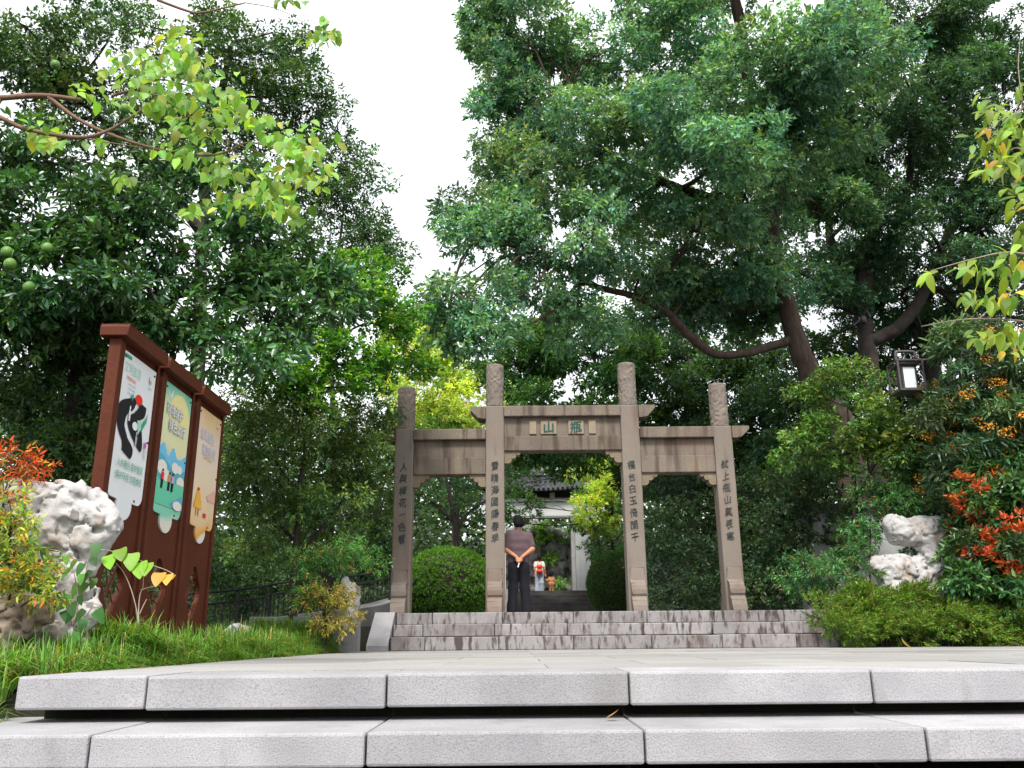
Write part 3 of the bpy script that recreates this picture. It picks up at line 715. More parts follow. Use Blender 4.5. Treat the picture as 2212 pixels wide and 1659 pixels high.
rock('scholar_rock', 'pale hollowed scholar rock standing behind the low juniper hedge', [
    sph(P8(455, 245, Yr), 112 * mpp, .9), sph(P8(475, 330, Yr), 120 * mpp, .9), sph(P8(560, 350, Yr), 125 * mpp), sph(P8(660, 340, Yr), 125 * mpp), sph(P8(740, 290, Yr), 118 * mpp), sph(P8(850, 270, Yr), 105 * mpp), sph(P8(915, 235, Yr), 66 * mpp), sph(P8(800, 340, Yr), 130 * mpp), sph(P8(880, 360, Yr), 110 * mpp),
    sph(P8(760, 400, Yr), 110 * mpp), sph(P8(800, 500, Yr), 115 * mpp), sph(P8(900, 520, Yr + .1), 80 * mpp), sph(P8(960, 480, Yr + .15), 60 * mpp), sph(P8(820, 620, Yr), 130 * mpp), sph(P8(700, 660, Yr), 110 * mpp), sph(P8(560, 680, Yr), 125 * mpp), sph(P8(430, 670, Yr), 115 * mpp), sph(P8(310, 690, Yr), 105 * mpp),
    sph(P8(262, 665, Yr), 75 * mpp), sph(P8(380, 790, Yr), 110 * mpp), sph(P8(520, 820, Yr), 130 * mpp), sph(P8(700, 800, Yr), 140 * mpp), sph(P8(850, 780, Yr), 110 * mpp), sph(P8(450, 960, Yr), 130 * mpp), sph(P8(650, 1000, Yr), 150 * mpp), sph(P8(820, 980, Yr), 130 * mpp), sph(P8(650, 1200, Yr), 190 * mpp)],
     [sph(P8(955, 390, Yr), 32 * mpp), sph(P8(640, 560, Yr - .1), 20 * mpp), sph(P8(980, 300, Yr), 25 * mpp)], .026, M['rock'], 'pale limestone garden rocks', amp=.05, seed=4, nscale=3.0, k=.10)
def PL(x, y, Y): return at((x * .5185) / 4, (1780 + y * .5185) / 4, Y)
Yl = 6.35; ml = .1296 * Yl / 897
rock('limestone_rock', 'large white pitted limestone rock in front of the nearest signboard', [
    sph(PL(150, 420, Yl), 150 * ml), sph(PL(300, 450, Yl), 160 * ml), sph(PL(450, 440, Yl), 165 * ml), sph(PL(570, 420, Yl), 150 * ml), sph(PL(670, 500, Yl), 150 * ml), sph(PL(770, 560, Yl), 140 * ml), sph(PL(820, 640, Yl), 95 * ml), sph(PL(640, 640, Yl), 150 * ml), sph(PL(460, 640, Yl), 150 * ml),
    sph(PL(280, 640, Yl), 150 * ml), sph(PL(140, 700, Yl), 130 * ml), sph(PL(360, 800, Yl), 130 * ml), sph(PL(560, 800, Yl), 140 * ml), sph(PL(720, 780, Yl), 110 * ml), sph(PL(640, 950, Yl), 120 * ml), sph(PL(680, 1100, Yl), 90 * ml), sph(PL(560, 1150, Yl), 120 * ml), sph(PL(560, 1350, Yl), 150 * ml), sph(PL(680, 1280, Yl), 80 * ml), sph(PL(480, 1000, Yl), 130 * ml), sph(PL(500, 1560, Yl), 170 * ml)],
     [sph(PL(560, 530, Yl - .2), 15 * ml), sph(PL(742, 530, Yl - .2), 24 * ml), sph(PL(720, 655, Yl - .2), 18 * ml), sph(PL(540, 820, Yl - .2), 40 * ml), sph(PL(690, 560, Yl - .2), 16 * ml), sph(PL(370, 780, Yl - .2), 30 * ml)], .0145, M['rock'], 'pale limestone garden rocks', amp=.06, seed=11, nscale=3.4, k=.09)
Yd = 5.9; md = .1296 * Yd / 897
rock('brown_rock', 'brown weathered lower rock half covered by nandina at the left edge', [
    sph(PL(60, 1250, Yd), 130 * md), sph(PL(200, 1260, Yd), 130 * md), sph(PL(320, 1300, Yd), 100 * md), sph(PL(80, 1380, Yd), 120 * md), sph(PL(190, 1420, Yd), 100 * md), sph(PL(230, 1620, Yd + .2), 180 * md), sph(PL(-60, 1300, Yd), 160 * md), sph(PL(-40, 1520, Yd), 150 * md), sph(PL(380, 1480, Yd + .2), 120 * md)],
     [sph(PL(205, 1380, Yd - .15), 22 * md), sph(PL(75, 1420, Yd - .15), 45 * md), sph(PL(220, 1250, Yd - .15), 24 * md)], .014, M['rockdark'], amp=.04, seed=17, nscale=7, k=.04)
def P6(x, y, Y): return at((1000 + x * .3256) / 4, (2100 + y * .3256) / 4, Y)
Ym = 12.4; mm_ = .0814 * Ym / 897
rock('upright_rock', 'pale upright rock beside the nandina bush left of the steps', [
    sph(P6(1190, 700, Ym), 80 * mm_), sph(P6(1240, 780, Ym), 110 * mm_), sph(P6(1250, 880, Ym), 115 * mm_), sph(P6(1240, 980, Ym), 110 * mm_), sph(P6(1230, 1080, Ym), 100 * mm_), sph(P6(1150, 900, Ym), 110 * mm_), sph(P6(1220, 1200, Ym), 130 * mm_)], [], .025, M['rock'], 'pale limestone garden rocks', amp=.055, seed=23, nscale=4, k=.06)
pc = dp(510, 1364, 10.6)
rock('small_boulder', 'small white boulder in the grass beside the farthest signboard', [sph(pc, .10), sph(pc + V3(.10, 0, -.02), .09), sph(pc + V3(-.09, 0, -.03), .07), sph(pc + V3(0, .05, -.08), .12)], [], .015, M['rock'], 'pale limestone garden rocks', amp=.02, seed=5, nscale=8, k=.04)
rock('rockery', 'dark ivy-hung rockery inside the gatehouse doorway', [(-.2 + .55 * i + .1 * math.sin(7 * i), 41.6 + .3 * math.sin(3 * i), 2.5 + .62 * j + .2 * math.sin(5 * i + j), .48) for i in range(7) for j in range(5)], [], .09, M['rockery'], amp=.28, seed=31, nscale=1.6, k=.12)

# ------------------------------------------------------------------ foliage machinery
def rand_unit(n):
    return nrm(rng.normal(size=(n, 3)))
def leaf_mesh(name, parent, P, D, N, L, Wd, tint, m, detail=0, fold=.18, curl=.12, kind=None):
    """one mesh of n leaves; D is each leaf's axis, N its face; detail 0: two triangles, 1: four"""
    n = len(P); D = nrm(D); S = nrm(np.cross(D, N)); N = np.cross(S, D)
    L = L[:, None]; Wd = Wd[:, None]
    if detail == 0:
        vs = np.stack([P, P + D * L * .45 + S * Wd * .5 + N * Wd * fold, P + D * L - N * L * curl, P + D * L * .45 - S * Wd * .5 + N * Wd * fold], 1)
        tri = np.array([[0, 1, 2], [0, 2, 3]])
    else:
        vs = np.stack([P, P + D * L * .28 + S * Wd * .42 + N * Wd * fold, P + D * L * .66 + S * Wd * .36 + N * (Wd * fold - L * curl * .4), P + D * L - N * L * curl,
                       P + D * L * .66 - S * Wd * .36 + N * (Wd * fold - L * curl * .4), P + D * L * .28 - S * Wd * .42 + N * Wd * fold], 1)
        tri = np.array([[0, 1, 2], [0, 2, 3], [0, 3, 4], [0, 4, 5]])
    k = vs.shape[1]; V = vs.reshape(-1, 3)
    if parent is not None: V = V - world_loc(parent)
    F = (tri[None] + (np.arange(n) * k)[:, None, None]).reshape(-1, 3)
    me = bpy.data.meshes.new(name)
    me.vertices.add(len(V)); me.vertices.foreach_set('co', V.ravel().astype(np.float32))
    me.loops.add(F.size); me.loops.foreach_set('vertex_index', F.ravel().astype(np.int32))
    me.polygons.add(len(F)); me.polygons.foreach_set('loop_start', np.arange(0, F.size, 3, dtype=np.int32))
    me.materials.append(m)
    at_ = me.attributes.new('tint', 'FLOAT_COLOR', 'POINT')
    c = np.ones((n, k, 4), np.float32); c[:, :, :3] = tint[:, None, :]
    at_.data.foreach_set('color', c.ravel())
    me.update(calc_edges=True)
    o = bpy.data.objects.new(name, me); COL.objects.link(o); o.parent = parent
    if kind: o['kind'] = kind
    return o
def palette(n, cols, var=.22):
    """per-leaf natural colour variation"""
    C = np.array([c[:3] for c in cols], float); wt = np.array([c[3] if len(c) > 3 else 1 for c in cols], float)
    i = rng.choice(len(C), n, p=wt / wt.sum())
    return np.clip(C[i] * (1 + var * rng.normal(size=(n, 1))) * (1 + .08 * rng.normal(size=(n, 3))), .004, .9)
def sprigs(pos, dirs, K, Ls, spread=.85, droop=.25, flat=.6):
    """K leaves set alternately round each short shoot"""
    n = len(pos); dirs = nrm(dirs)
    ref = rand_unit(n); s1 = nrm(np.cross(dirs, ref)); s2 = np.cross(dirs, s1)
    Pl, Dl = [], []
    ph = rng.random(n) * 6.28
    for k in range(K):
        a = ph + k * 2.4; t = (k + .6) / K
        side = np.cos(a)[:, None] * s1 + np.sin(a)[:, None] * s2
        Pl.append(pos + dirs * (t * Ls)); Dl.append(dirs * (.35 + .5 * t) + side * spread * (1.1 - .4 * t) + V3(0, 0, -droop) + .15 * rng.normal(size=(n, 3)))
    P = np.concatenate(Pl); D = nrm(np.concatenate(Dl))
    up = nrm(V3(0, 0, flat) + .45 * rng.normal(size=(len(P), 3)))
    return P, D, up
def clumps(lobes, nsub, subr, nspr, squash=.75, shell=.35, outw=.7):
    """lobes (x,y,z,r) -> leafy sub-clumps over each lobe -> shoots over each sub-clump"""
    P, D, subs, tone = [], [], [], []
    for lb in lobes:
        c = np.array(lb[:3]); r = lb[3]; sq = lb[4] if len(lb) > 4 else squash; dn = lb[5] if len(lb) > 5 else 1.0
        m = max(3, int(nsub * r * r * dn))
        u = rand_unit(m); rad = r * (shell + (1 - shell) * rng.random(m) ** .6)
        sc_ = c + u * rad[:, None] * [1, 1, sq]
        sr = subr * (.6 + .8 * rng.random(m))
        for k in range(m):
            ns = max(3, int(nspr * (sr[k] / subr) ** 2))
            v = rand_unit(ns); q = v * (sr[k] * (.35 + .65 * rng.random(ns) ** .5))[:, None] * [1, 1, .6]
            P.append(sc_[k] + q); D.append(v * [1, 1, .7] + u[k] * outw + V3(0, 0, .22) + .35 * rng.normal(size=(ns, 3)))
            tone.append(np.tile(np.clip(1 + .24 * rng.normal() + np.array([.14, .05, -.05]) * rng.normal(), .45, 1.8), (ns, 1)))
        subs.append((c, sc_))
    clumps.tone = np.concatenate(tone)                      # each leafy shoot group has its own age and so its own green
    return np.concatenate(P), np.concatenate(D), subs
def wood(trunks, subs, twig_r=.02, m_sides=9):
    mb = MB(); allp = []
    for t in trunks:
        pts = np.array([q[:3] for q in t]); rad = np.array([q[3] for q in t])
        sp = smooth_path(pts, 6); rr = np.interp(np.linspace(0, 1, len(sp)), np.linspace(0, 1, len(rad)), rad)
        sp = sp + (.12 * rr)[:, None] * rng.normal(size=sp.shape) * .6
        mb.tube(sp, rr, m_sides, wob=.16); allp.append(np.concatenate([sp, rr[:, None]], 1))
    A = np.concatenate(allp)
    for c, sc_ in subs:
        d = np.linalg.norm(A[:, :3] - c, axis=1) + np.maximum(0, A[:, 2] - c[2] + .1) * 1.5
        s = A[np.argmin(d)]; mid = (s[:3] + c) / 2 + rng.normal(size=3) * .12 * np.linalg.norm(c - s[:3]) + V3(0, 0, .05)
        r0 = min(s[3] * .6, twig_r * 2.6)
        mb.tube(smooth_path([s[:3], mid, c], 4), np.linspace(r0, twig_r, 9), 6)
        for q in sc_[:: max(1, len(sc_) // 9)]:
            tt = rng.random() * .95; st_ = (1 - tt) ** 2 * s[:3] + 2 * tt * (1 - tt) * mid + tt * tt * c if tt > .35 else mid + (c - mid) * rng.random()
            md_ = (st_ + q) / 2 + rng.normal(size=3) * .12 * np.linalg.norm(q - st_)
            mb.tube([st_, md_, q], [twig_r * .7, twig_r * .5, twig_r * .2], 4, cap=False)
    return mb
def D3(lobes):
    """lobes given as (view x, view y, distance, radius, ...) -> world"""
    out = []
    for l in lobes:
        p = dp(l[0], l[1], l[2]); out.append((p[0], p[1], p[2], l[3], *l[4:]))
    return out
def T3(path):
    return [(*dp(x, y, Y), r) for x, y, Y, r in path]
def tree(name, label, cat, lobes, trunks, cols, leaf=(.10, .045), K=6, Ls=.16, nsub=5, subr=.5, nspr=70, mat_='leaf', bark='barkdark', twig=.02, group=None, detail=0, squash=.75, shell=.32, droop=.25, var=.22, spread=.85, flat=.6, crown='crown', gain=1.5):
    lob = D3(lobes)
    base = T3(trunks[0])[0] if trunks else None
    bx, by = (base[0], base[1]) if base else (np.mean([l[0] for l in lob]), np.mean([l[1] for l in lob]))
    root = empty(name, (bx, by, float(ground_h(bx, by))), label, cat, group)
    pos, dr, subs = clumps(lob, nsub, subr, nspr, squash, shell)
    P, D, N = sprigs(pos, dr, K, Ls, spread, droop, flat)
    n = len(P); sz = (.55 + .85 * rng.random(n)); wz_ = sz * (.8 + .4 * rng.random(n))
    leaf_mesh(crown, root, P, D, N, leaf[0] * sz, leaf[1] * wz_, np.clip(palette(n, cols, var) * np.tile(clumps.tone, (K, 1)) * gain, .003, .85), M[mat_], detail)
    tr = [T3(t) for t in trunks]
    if tr:
        g = tr[0][0]; tr[0] = [(g[0], g[1], float(ground_h(g[0], g[1])) - .2, g[3] * 1.15)] + tr[0]
        wood(tr, subs, twig).build('trunk', M[bark], root, smooth=True)
    return root, n
NL = 0
def T(*a, **k):
    global NL
    r, n = tree(*a, **k); NL += n; return r

# ------------------------------------------------------------------ large trees
CAM = [(.072, .165, .105, 3), (.105, .22, .13, 2), (.052, .12, .085, 2), (.17, .29, .14, 1)]  # camphor greens, brightened and blued to stand in for lens glare
T('camphor_tree', 'huge blue-green camphor tree, leaves tinted paler and bluer for glare, leaning over the gateway from the right', 'tree', [
    (1130, 70, 18, 1.45), (1150, 240, 17.6, 1.3), (1130, 400, 17.2, 1.2), (1095, 530, 16.8, 1.05), (1050, 640, 16.3, .8), (985, 660, 16, .55), (1015, 490, 17, .5, .9, .6), (1310, 110, 18, 1.7), (1300, 330, 17, 1.4), (1270, 500, 16.6, 1.2), (1180, 610, 17, .9), (1480, 70, 18, 1.6), (1450, 250, 15.8, 1.3), (1560, 330, 15.4, .95),
    (1640, 190, 17, 1.5), (1720, 90, 15.6, 1.3), (1850, 90, 16.6, 1.2), (1500, 480, 17, 1.25), (1390, 590, 18, 1.1), (1570, 560, 19, 1.3), (1060, 720, 16.2, .5), (1250, 690, 17.5, .7),
    (1150, -160, 18, 1.8), (1400, -180, 18, 2.0), (1650, -160, 17.5, 2.0), (1900, -180, 18, 2.0), (1780, 250, 17.5, 1.1), (1360, 440, 18.5, 1.2), (1085, 180, 18, .7), (1075, 330, 17.5, .65), (1060, 60, 18.2, .7), (960, 700, 16, .4), (1000, 730, 16, .4), (1650, 620, 20.5, 1.0), (1480, 620, 19.5, 1.0), (1765, 470, 21.5, 1.2), (1745, 600, 22, 1.0), (1630, 470, 21, 1.2), (1560, 690, 22, .9), (1640, 690, 22, .8), (1620, 400, 17.5, 1.1), (1560, 420, 18, 1.1), (1690, 300, 17.5, 1.1), (1600, 640, 21.5, 1.0), (1540, 640, 20.5, 1.0), (1400, 690, 20, .8), (1100, -40, 18, 1.0), (1750, 360, 20.5, 1.0), (1095, 250, 18.2, .8), (1120, 450, 17.6, .8)],
  [[(1830, 960, 20, .31), (1790, 880, 20, .29), (1742, 790, 20, .27), (1705, 680, 20, .235), (1685, 590, 19.8, .19), (1668, 490, 19.6, .17), (1650, 380, 19.3, .15), (1620, 220, 19, .13), (1600, 60, 18.6, .15), (1560, -120, 18, .10)],
   [(1720, 730, 20, .12), (1640, 755, 19.7, .105), (1560, 768, 19.3, .095), (1500, 735, 19, .11), (1440, 675, 18.6, .095), (1370, 640, 18.2, .08), (1290, 620, 17.8, .065), (1230, 580, 17.4, .07), (1150, 540, 17, .05)],
   [(1690, 600, 19.8, .2), (1640, 500, 19, .15), (1560, 440, 18.2, .12), (1450, 400, 17.6, .10), (1330, 350, 17.2, .07), (1200, 300, 17.5, .05)],
   [(1668, 480, 19.6, .14), (1700, 380, 19.2, .12), (1724, 290, 19, .11), (1740, 150, 18.6, .12), (1800, 0, 18, .1)]],
  CAM, leaf=(.122, .056), K=7, Ls=.18, nsub=9, subr=.48, nspr=60, bark='bark', twig=.025, squash=.8)
T('camphor_tree', 'dark-trunked tree behind the lantern with sky showing through its sparse crown', 'tree', [
    (1860, 330, 23, 1.5, .8, .55), (1960, 180, 22, 1.6, .8, .9), (2080, 90, 22, 1.7), (2190, 240, 22, 1.5, .8, .9), (1960, 420, 24, 1.3, .8, .5), (1860, 520, 23, 1.1, .8, .6), (1790, 420, 23.5, 1.1, .8, .6), (2030, 560, 24, 1.1, .8, .4), (2140, 420, 24, 1.3, .8, .55), (1960, 660, 25, 1.0, .8, .4), (1760, 620, 24, .9, .8, .5), (2080, 690, 25, .9, .8, .4), (2200, 560, 25, 1.2, .8, .5), (1980, 20, 21, 1.6), (2150, -120, 22, 2), (1990, 480, 21, .7), (1800, 300, 23, 1.2, .8, .7), (1930, 300, 23, 1.2, .8, .7), (2060, 280, 23, 1.3, .8, .7), (2080, 480, 23.5, 1.1, .8, .6), (1830, 640, 25, 1.0, .8, .6), (1920, 560, 24, 1.0, .8, .6), (2150, 560, 24, 1.0, .8, .6), (1790, 730, 26, 1.0, .8, .7), (1950, 760, 27, 1.1, .8, .6), (1830, 760, 27, 1, .8, .6), (1800, 560, 26, 1.2, .8, .6), (1890, 420, 25, 1.2, .8, .7), (2000, 330, 25, 1.2, .8, .7), (2060, 620, 26, 1.2, .8, .5), (2130, 300, 25, 1.2, .8, .7), (1980, 560, 26, 1.2, .8, .5), (2180, 120, 22, 1.4), (1870, 210, 21, 1.3), (1960, 270, 21, 1.2), (2070, 190, 21, 1.3), (1830, 420, 21.5, 1.1), (1910, 480, 22, 1.0, .8, .8), (2010, 440, 22, 1.0, .8, .8), (2110, 380, 21.5, 1.2, .8, .9), (2190, 420, 21.5, 1.1, .8, .9), (2060, 560, 22, .9, .8, .7), (1950, 600, 23, .9, .8, .7), (1800, 660, 23, .9, .8, .8), (2140, 620, 23, .9, .8, .7), (1850, 590, 26, 1.2), (1900, 680, 27, 1.2, .8, .8), (2000, 690, 27, 1.2, .8, .8), (2100, 720, 27, 1.2, .8, .8)],
  [[(1890, 960, 23, .27), (1885, 830, 23, .25), (1868, 720, 23, .235), (1862, 640, 23, .27), (1880, 560, 23, .2), (1895, 450, 23, .16), (1880, 300, 23, .12)],
   [(1870, 740, 23, .2), (1930, 715, 22.8, .19), (1975, 670, 22.6, .17), (2020, 590, 22.5, .15), (2090, 520, 22.5, .13), (2150, 440, 22.5, .11), (2200, 340, 22.5, .09)],
   [(1862, 650, 23, .18), (1800, 560, 23.2, .13), (1790, 470, 23.4, .1)],
   [(1880, 560, 23, .14), (1940, 480, 23, .12), (1965, 380, 22.6, .1), (1970, 220, 22.2, .08)]],
  [(.035, .085, .045, 3), (.05, .12, .06, 2)], leaf=(.13, .058), K=7, Ls=.18, nsub=7, subr=.5, nspr=52, twig=.03)
T('evergreen_tree', 'slender dark-limbed tree at the right edge behind the osmanthus', 'tree', [(2120, 620, 27, 1.2, .8, .45), (2210, 700, 27, 1.4, .8, .5), (2230, 450, 26, 1.4, .8, .6), (2060, 770, 28, 1.2, .8, .6), (2300, 300, 26, 2)],
  [[(2030, 960, 26, .3), (2010, 780, 26, .27), (1985, 700, 26, .25), (2010, 600, 26, .2), (2060, 480, 26, .15), (2110, 330, 26, .1)], [(1990, 700, 26, .16), (2090, 640, 26, .14), (2180, 560, 26, .1), (2260, 470, 26, .08)]],
  [(.03, .065, .03, 3), (.045, .09, .045, 2)], leaf=(.14, .062), K=7, Ls=.18, nsub=7, subr=.5, nspr=52, twig=.03)
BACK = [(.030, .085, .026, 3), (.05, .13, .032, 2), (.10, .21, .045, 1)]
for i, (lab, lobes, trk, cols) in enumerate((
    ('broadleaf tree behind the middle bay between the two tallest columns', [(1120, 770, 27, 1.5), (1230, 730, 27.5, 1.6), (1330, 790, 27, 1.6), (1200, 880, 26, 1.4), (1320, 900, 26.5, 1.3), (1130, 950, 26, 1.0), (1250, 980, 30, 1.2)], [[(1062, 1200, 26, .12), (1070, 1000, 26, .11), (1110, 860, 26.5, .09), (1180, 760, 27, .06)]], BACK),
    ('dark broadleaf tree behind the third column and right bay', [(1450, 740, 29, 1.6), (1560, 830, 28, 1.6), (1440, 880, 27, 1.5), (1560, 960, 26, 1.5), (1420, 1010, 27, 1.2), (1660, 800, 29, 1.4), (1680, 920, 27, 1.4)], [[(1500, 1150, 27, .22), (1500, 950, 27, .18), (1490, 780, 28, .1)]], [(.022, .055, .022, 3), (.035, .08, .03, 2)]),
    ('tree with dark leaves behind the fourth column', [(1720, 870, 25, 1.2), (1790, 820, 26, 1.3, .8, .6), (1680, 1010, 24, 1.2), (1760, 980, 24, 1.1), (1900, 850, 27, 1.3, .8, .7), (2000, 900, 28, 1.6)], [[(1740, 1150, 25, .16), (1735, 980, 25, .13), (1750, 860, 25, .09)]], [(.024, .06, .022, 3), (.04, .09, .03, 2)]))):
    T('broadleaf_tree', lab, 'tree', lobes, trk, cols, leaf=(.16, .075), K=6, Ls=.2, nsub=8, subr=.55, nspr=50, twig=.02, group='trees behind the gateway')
YG = [(.24, .36, .06, 3), (.33, .44, .09, 2), (.16, .29, .05, 2), (.38, .35, .12, 1)]
for lab, lobes, trk in (('tall yellow-green tree behind the leftmost column', [(880, 700, 33, 1.2), (870, 790, 33, 1.3), (880, 880, 32, 1.3), (900, 940, 32, 1.2)], [[(880, 1080, 33, .14), (878, 900, 33, .1), (880, 700, 33, .05)]]),
                        ('yellow-green tree filling the gap between first and second columns', [(960, 740, 31, 1.0), (980, 820, 31, 1.3), (1010, 900, 30, 1.2), (940, 900, 30, 1.2), (1060, 830, 31, 1.0), (1050, 930, 30, .9)], [[(985, 1080, 31, .14), (985, 900, 31, .1), (975, 760, 31, .05)]]),
                        ('bright yellow-green shrub right of the gatehouse roof', [(1290, 1010, 35, 1.0), (1325, 1060, 34, 1.0), (1310, 1110, 33, .9), (1350, 1000, 34, .8)], [[(1325, 1180, 34, .1), (1320, 1060, 34, .06)]])):
    T('yellow_green_tree', lab, 'tree', lobes, trk, YG, leaf=(.16, .07), K=6, Ls=.2, nsub=8, subr=.5, nspr=44, mat_='thinleaf', twig=.02, group='sunlit trees on the slope')
# left-hand side
T('evergreen_tree', 'tall dark evergreen in the upper left behind the pomelo tree', 'tree', [
    (80, 130, 13.5, 1.0), (30, 40, 13, .8, .8, .5), (200, 140, 14, .8, .8, .5), (330, 60, 14, .6, .8, .35), (420, 160, 14.5, .8, .8, .8), (520, 130, 14.5, .75), (570, 210, 14.5, .7), (490, 60, 14.5, .5, .8, .5), (450, 280, 14.5, .9), (560, 300, 15, .6), (300, 230, 14.2, .9), (150, 260, 14, 1.0), (620, 130, 15, .4, .9, .7), (590, 70, 15, .4, .9, .6), (640, 190, 15, .4, .9, .7), (240, 40, 14, .6, .8, .5), (620, 250, 15, .45, .9, .8), (130, 30, 13.5, .6, .8, .6)],
  [[(420, 960, 14.5, .13), (430, 700, 14.5, .12), (440, 450, 14.5, .10), (470, 250, 14.5, .09), (500, 90, 14.5, .04)], [(435, 500, 14.5, .1), (300, 330, 14.2, .07), (150, 200, 14, .04)]],
  [(.035, .085, .028, 3), (.055, .12, .035, 2), (.10, .16, .05, .6)], leaf=(.095, .045), K=6, Ls=.15, nsub=15, subr=.36, nspr=46, mat_='glossleaf', twig=.015)
T('evergreen_tree', 'sparse-crowned tree against the sky at the right edge of the left-hand trees', 'tree', [
    (740, 250, 15.5, .42, 1.1, .55), (770, 330, 15.5, .5, 1, .55), (700, 340, 15.5, .5, 1, .7), (800, 440, 15.6, .55, .8, .5), (720, 450, 15.5, .6), (780, 540, 15.5, .6), (840, 560, 15.6, .35, .7, .4), (680, 560, 15.5, .6), (640, 450, 15.5, .55), (735, 290, 15.5, .45, 1, .8), (700, 400, 15.5, .5), (760, 400, 15.5, .5, 1, .8), (820, 520, 15.6, .5, .8, .7), (750, 500, 15.5, .5), (830, 590, 15.5, .5), (640, 340, 15.3, .5), (620, 260, 15.3, .35, 1, .7), (660, 250, 15.4, .3, 1, .6)],
  [[(720, 1000, 15.5, .06), (715, 760, 15.5, .05), (725, 600, 15.5, .035), (740, 470, 15.5, .02), (745, 380, 15.5, .01)]],
  [(.035, .08, .028, 3), (.055, .12, .04, 2)], leaf=(.095, .042), K=6, Ls=.17, nsub=20, subr=.3, nspr=27, mat_='glossleaf', twig=.012)
POM = [(.026, .070, .024, 4), (.038, .10, .032, 3), (.065, .15, .04, 1)]
T('pomelo_tree', 'dark glossy-leaved pomelo tree with green fruit above the signboards', 'tree', [
    (40, 330, 9.6, .6), (180, 350, 9.6, .6), (330, 360, 9.8, .6), (470, 400, 10, .6), (90, 470, 9.2, .65), (260, 500, 9.4, .7), (420, 520, 9.6, .7), (560, 520, 10, .6), (160, 610, 9, .65), (330, 640, 9.2, .65), (500, 640, 9.5, .6), (620, 610, 10, .5), (560, 720, 9.4, .42), (470, 770, 9.2, .35), (640, 700, 9.8, .45), (30, 640, 8.8, .6), (-60, 480, 9, .8), (-40, 700, 9, .6), (380, 740, 9.6, .4), (690, 640, 10.2, .4), (240, 690, 9.6, .4)],
  [[(160, 1010, 10.2, .13), (170, 830, 10.2, .12), (190, 700, 10, .10), (230, 560, 9.9, .07), (290, 440, 9.8, .04)], [(180, 760, 10.1, .07), (60, 680, 9.6, .05), (-40, 600, 9.2, .03)], [(190, 700, 10, .06), (380, 640, 9.8, .04), (540, 620, 9.8, .025)]],
  POM, leaf=(.105, .05), K=6, Ls=.15, nsub=22, subr=.26, nspr=32, mat_='glossleaf', detail=1, twig=.01)
MAP = [(.055, .16, .024, 3), (.085, .215, .032, 2), (.035, .105, .02, 2), (.17, .27, .04, .6)]
T('maple_tree', 'bright green maple with layered sprays left of the gateway', 'tree', [
    (740, 620, 13, .55, .5), (800, 590, 13.5, .5, .5), (700, 680, 12.8, .5, .5), (800, 670, 13.2, .5, .5), (650, 760, 12.6, .5, .5), (760, 760, 12.8, .55, .5), (850, 720, 13.4, .4, .5), (690, 830, 12.6, .5, .5), (820, 820, 13.2, .5, .5), (600, 830, 12.4, .45, .5), (860, 660, 13.6, .3, .5), (880, 800, 13.8, .35, .5), (560, 780, 12.5, .4, .5)],
  [[(640, 1130, 13, .036), (655, 1000, 13, .034), (680, 880, 13, .03), (720, 750, 13, .045), (760, 630, 13.2, .02)], [(670, 900, 13, .04), (620, 820, 12.7, .03), (580, 770, 12.5, .015)]],
  MAP, leaf=(.075, .055), K=7, Ls=.14, nsub=26, subr=.25, nspr=34, mat_='thinleaf', twig=.008, droop=.1, flat=1.4)
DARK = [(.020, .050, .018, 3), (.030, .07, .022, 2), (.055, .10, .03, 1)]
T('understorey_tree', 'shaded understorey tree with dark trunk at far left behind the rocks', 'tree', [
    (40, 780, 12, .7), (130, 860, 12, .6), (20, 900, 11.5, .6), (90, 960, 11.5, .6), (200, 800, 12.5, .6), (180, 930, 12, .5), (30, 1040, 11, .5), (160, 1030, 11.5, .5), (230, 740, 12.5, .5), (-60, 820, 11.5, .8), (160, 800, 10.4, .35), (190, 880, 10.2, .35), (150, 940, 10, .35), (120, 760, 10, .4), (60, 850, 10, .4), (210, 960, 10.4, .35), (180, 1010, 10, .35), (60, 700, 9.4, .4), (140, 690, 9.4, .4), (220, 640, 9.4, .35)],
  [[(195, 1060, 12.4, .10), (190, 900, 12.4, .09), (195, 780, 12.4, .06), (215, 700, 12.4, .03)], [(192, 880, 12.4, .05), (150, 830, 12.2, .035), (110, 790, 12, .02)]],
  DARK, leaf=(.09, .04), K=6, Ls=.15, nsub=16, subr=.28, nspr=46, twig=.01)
T('shrub_thicket', 'loose green shrub thicket between the signboards and the leftmost column', 'shrub', [
    (560, 930, 13.8, .6), (660, 940, 14, .6), (760, 930, 14.5, .6), (830, 900, 15, .5), (560, 1060, 13.6, .6), (670, 1060, 13.8, .6), (770, 1050, 14.3, .55), (600, 1160, 14.5, .45), (700, 1140, 14.8, .45), (810, 1120, 15.6, .4), (530, 1170, 15.4, .45), (560, 870, 14, .5), (830, 1010, 15, .45), (500, 1010, 13.6, .5), (610, 1000, 12.6, .45), (640, 880, 12.6, .45), (690, 930, 12.8, .45), (650, 1090, 12.7, .42), (590, 1110, 12.6, .4), (720, 1080, 13, .42), (780, 980, 13.6, .45), (530, 940, 12.8, .45), (740, 870, 13.2, .45)],
  [[(640, 1290, 14, .03), (645, 1150, 14, .027), (655, 1000, 14, .02), (660, 900, 14, .015)], [(650, 1180, 14, .03), (560, 1080, 13.8, .02), (540, 980, 13.8, .01)], [(645, 1200, 14, .03), (740, 1080, 14.2, .02), (780, 980, 14.4, .01)]],
  [(.045, .09, .025, 3), (.07, .13, .035, 2), (.10, .15, .045, 1), (.025, .06, .02, 2)], leaf=(.075, .032), K=6, Ls=.14, nsub=30, subr=.22, nspr=32, twig=.007)
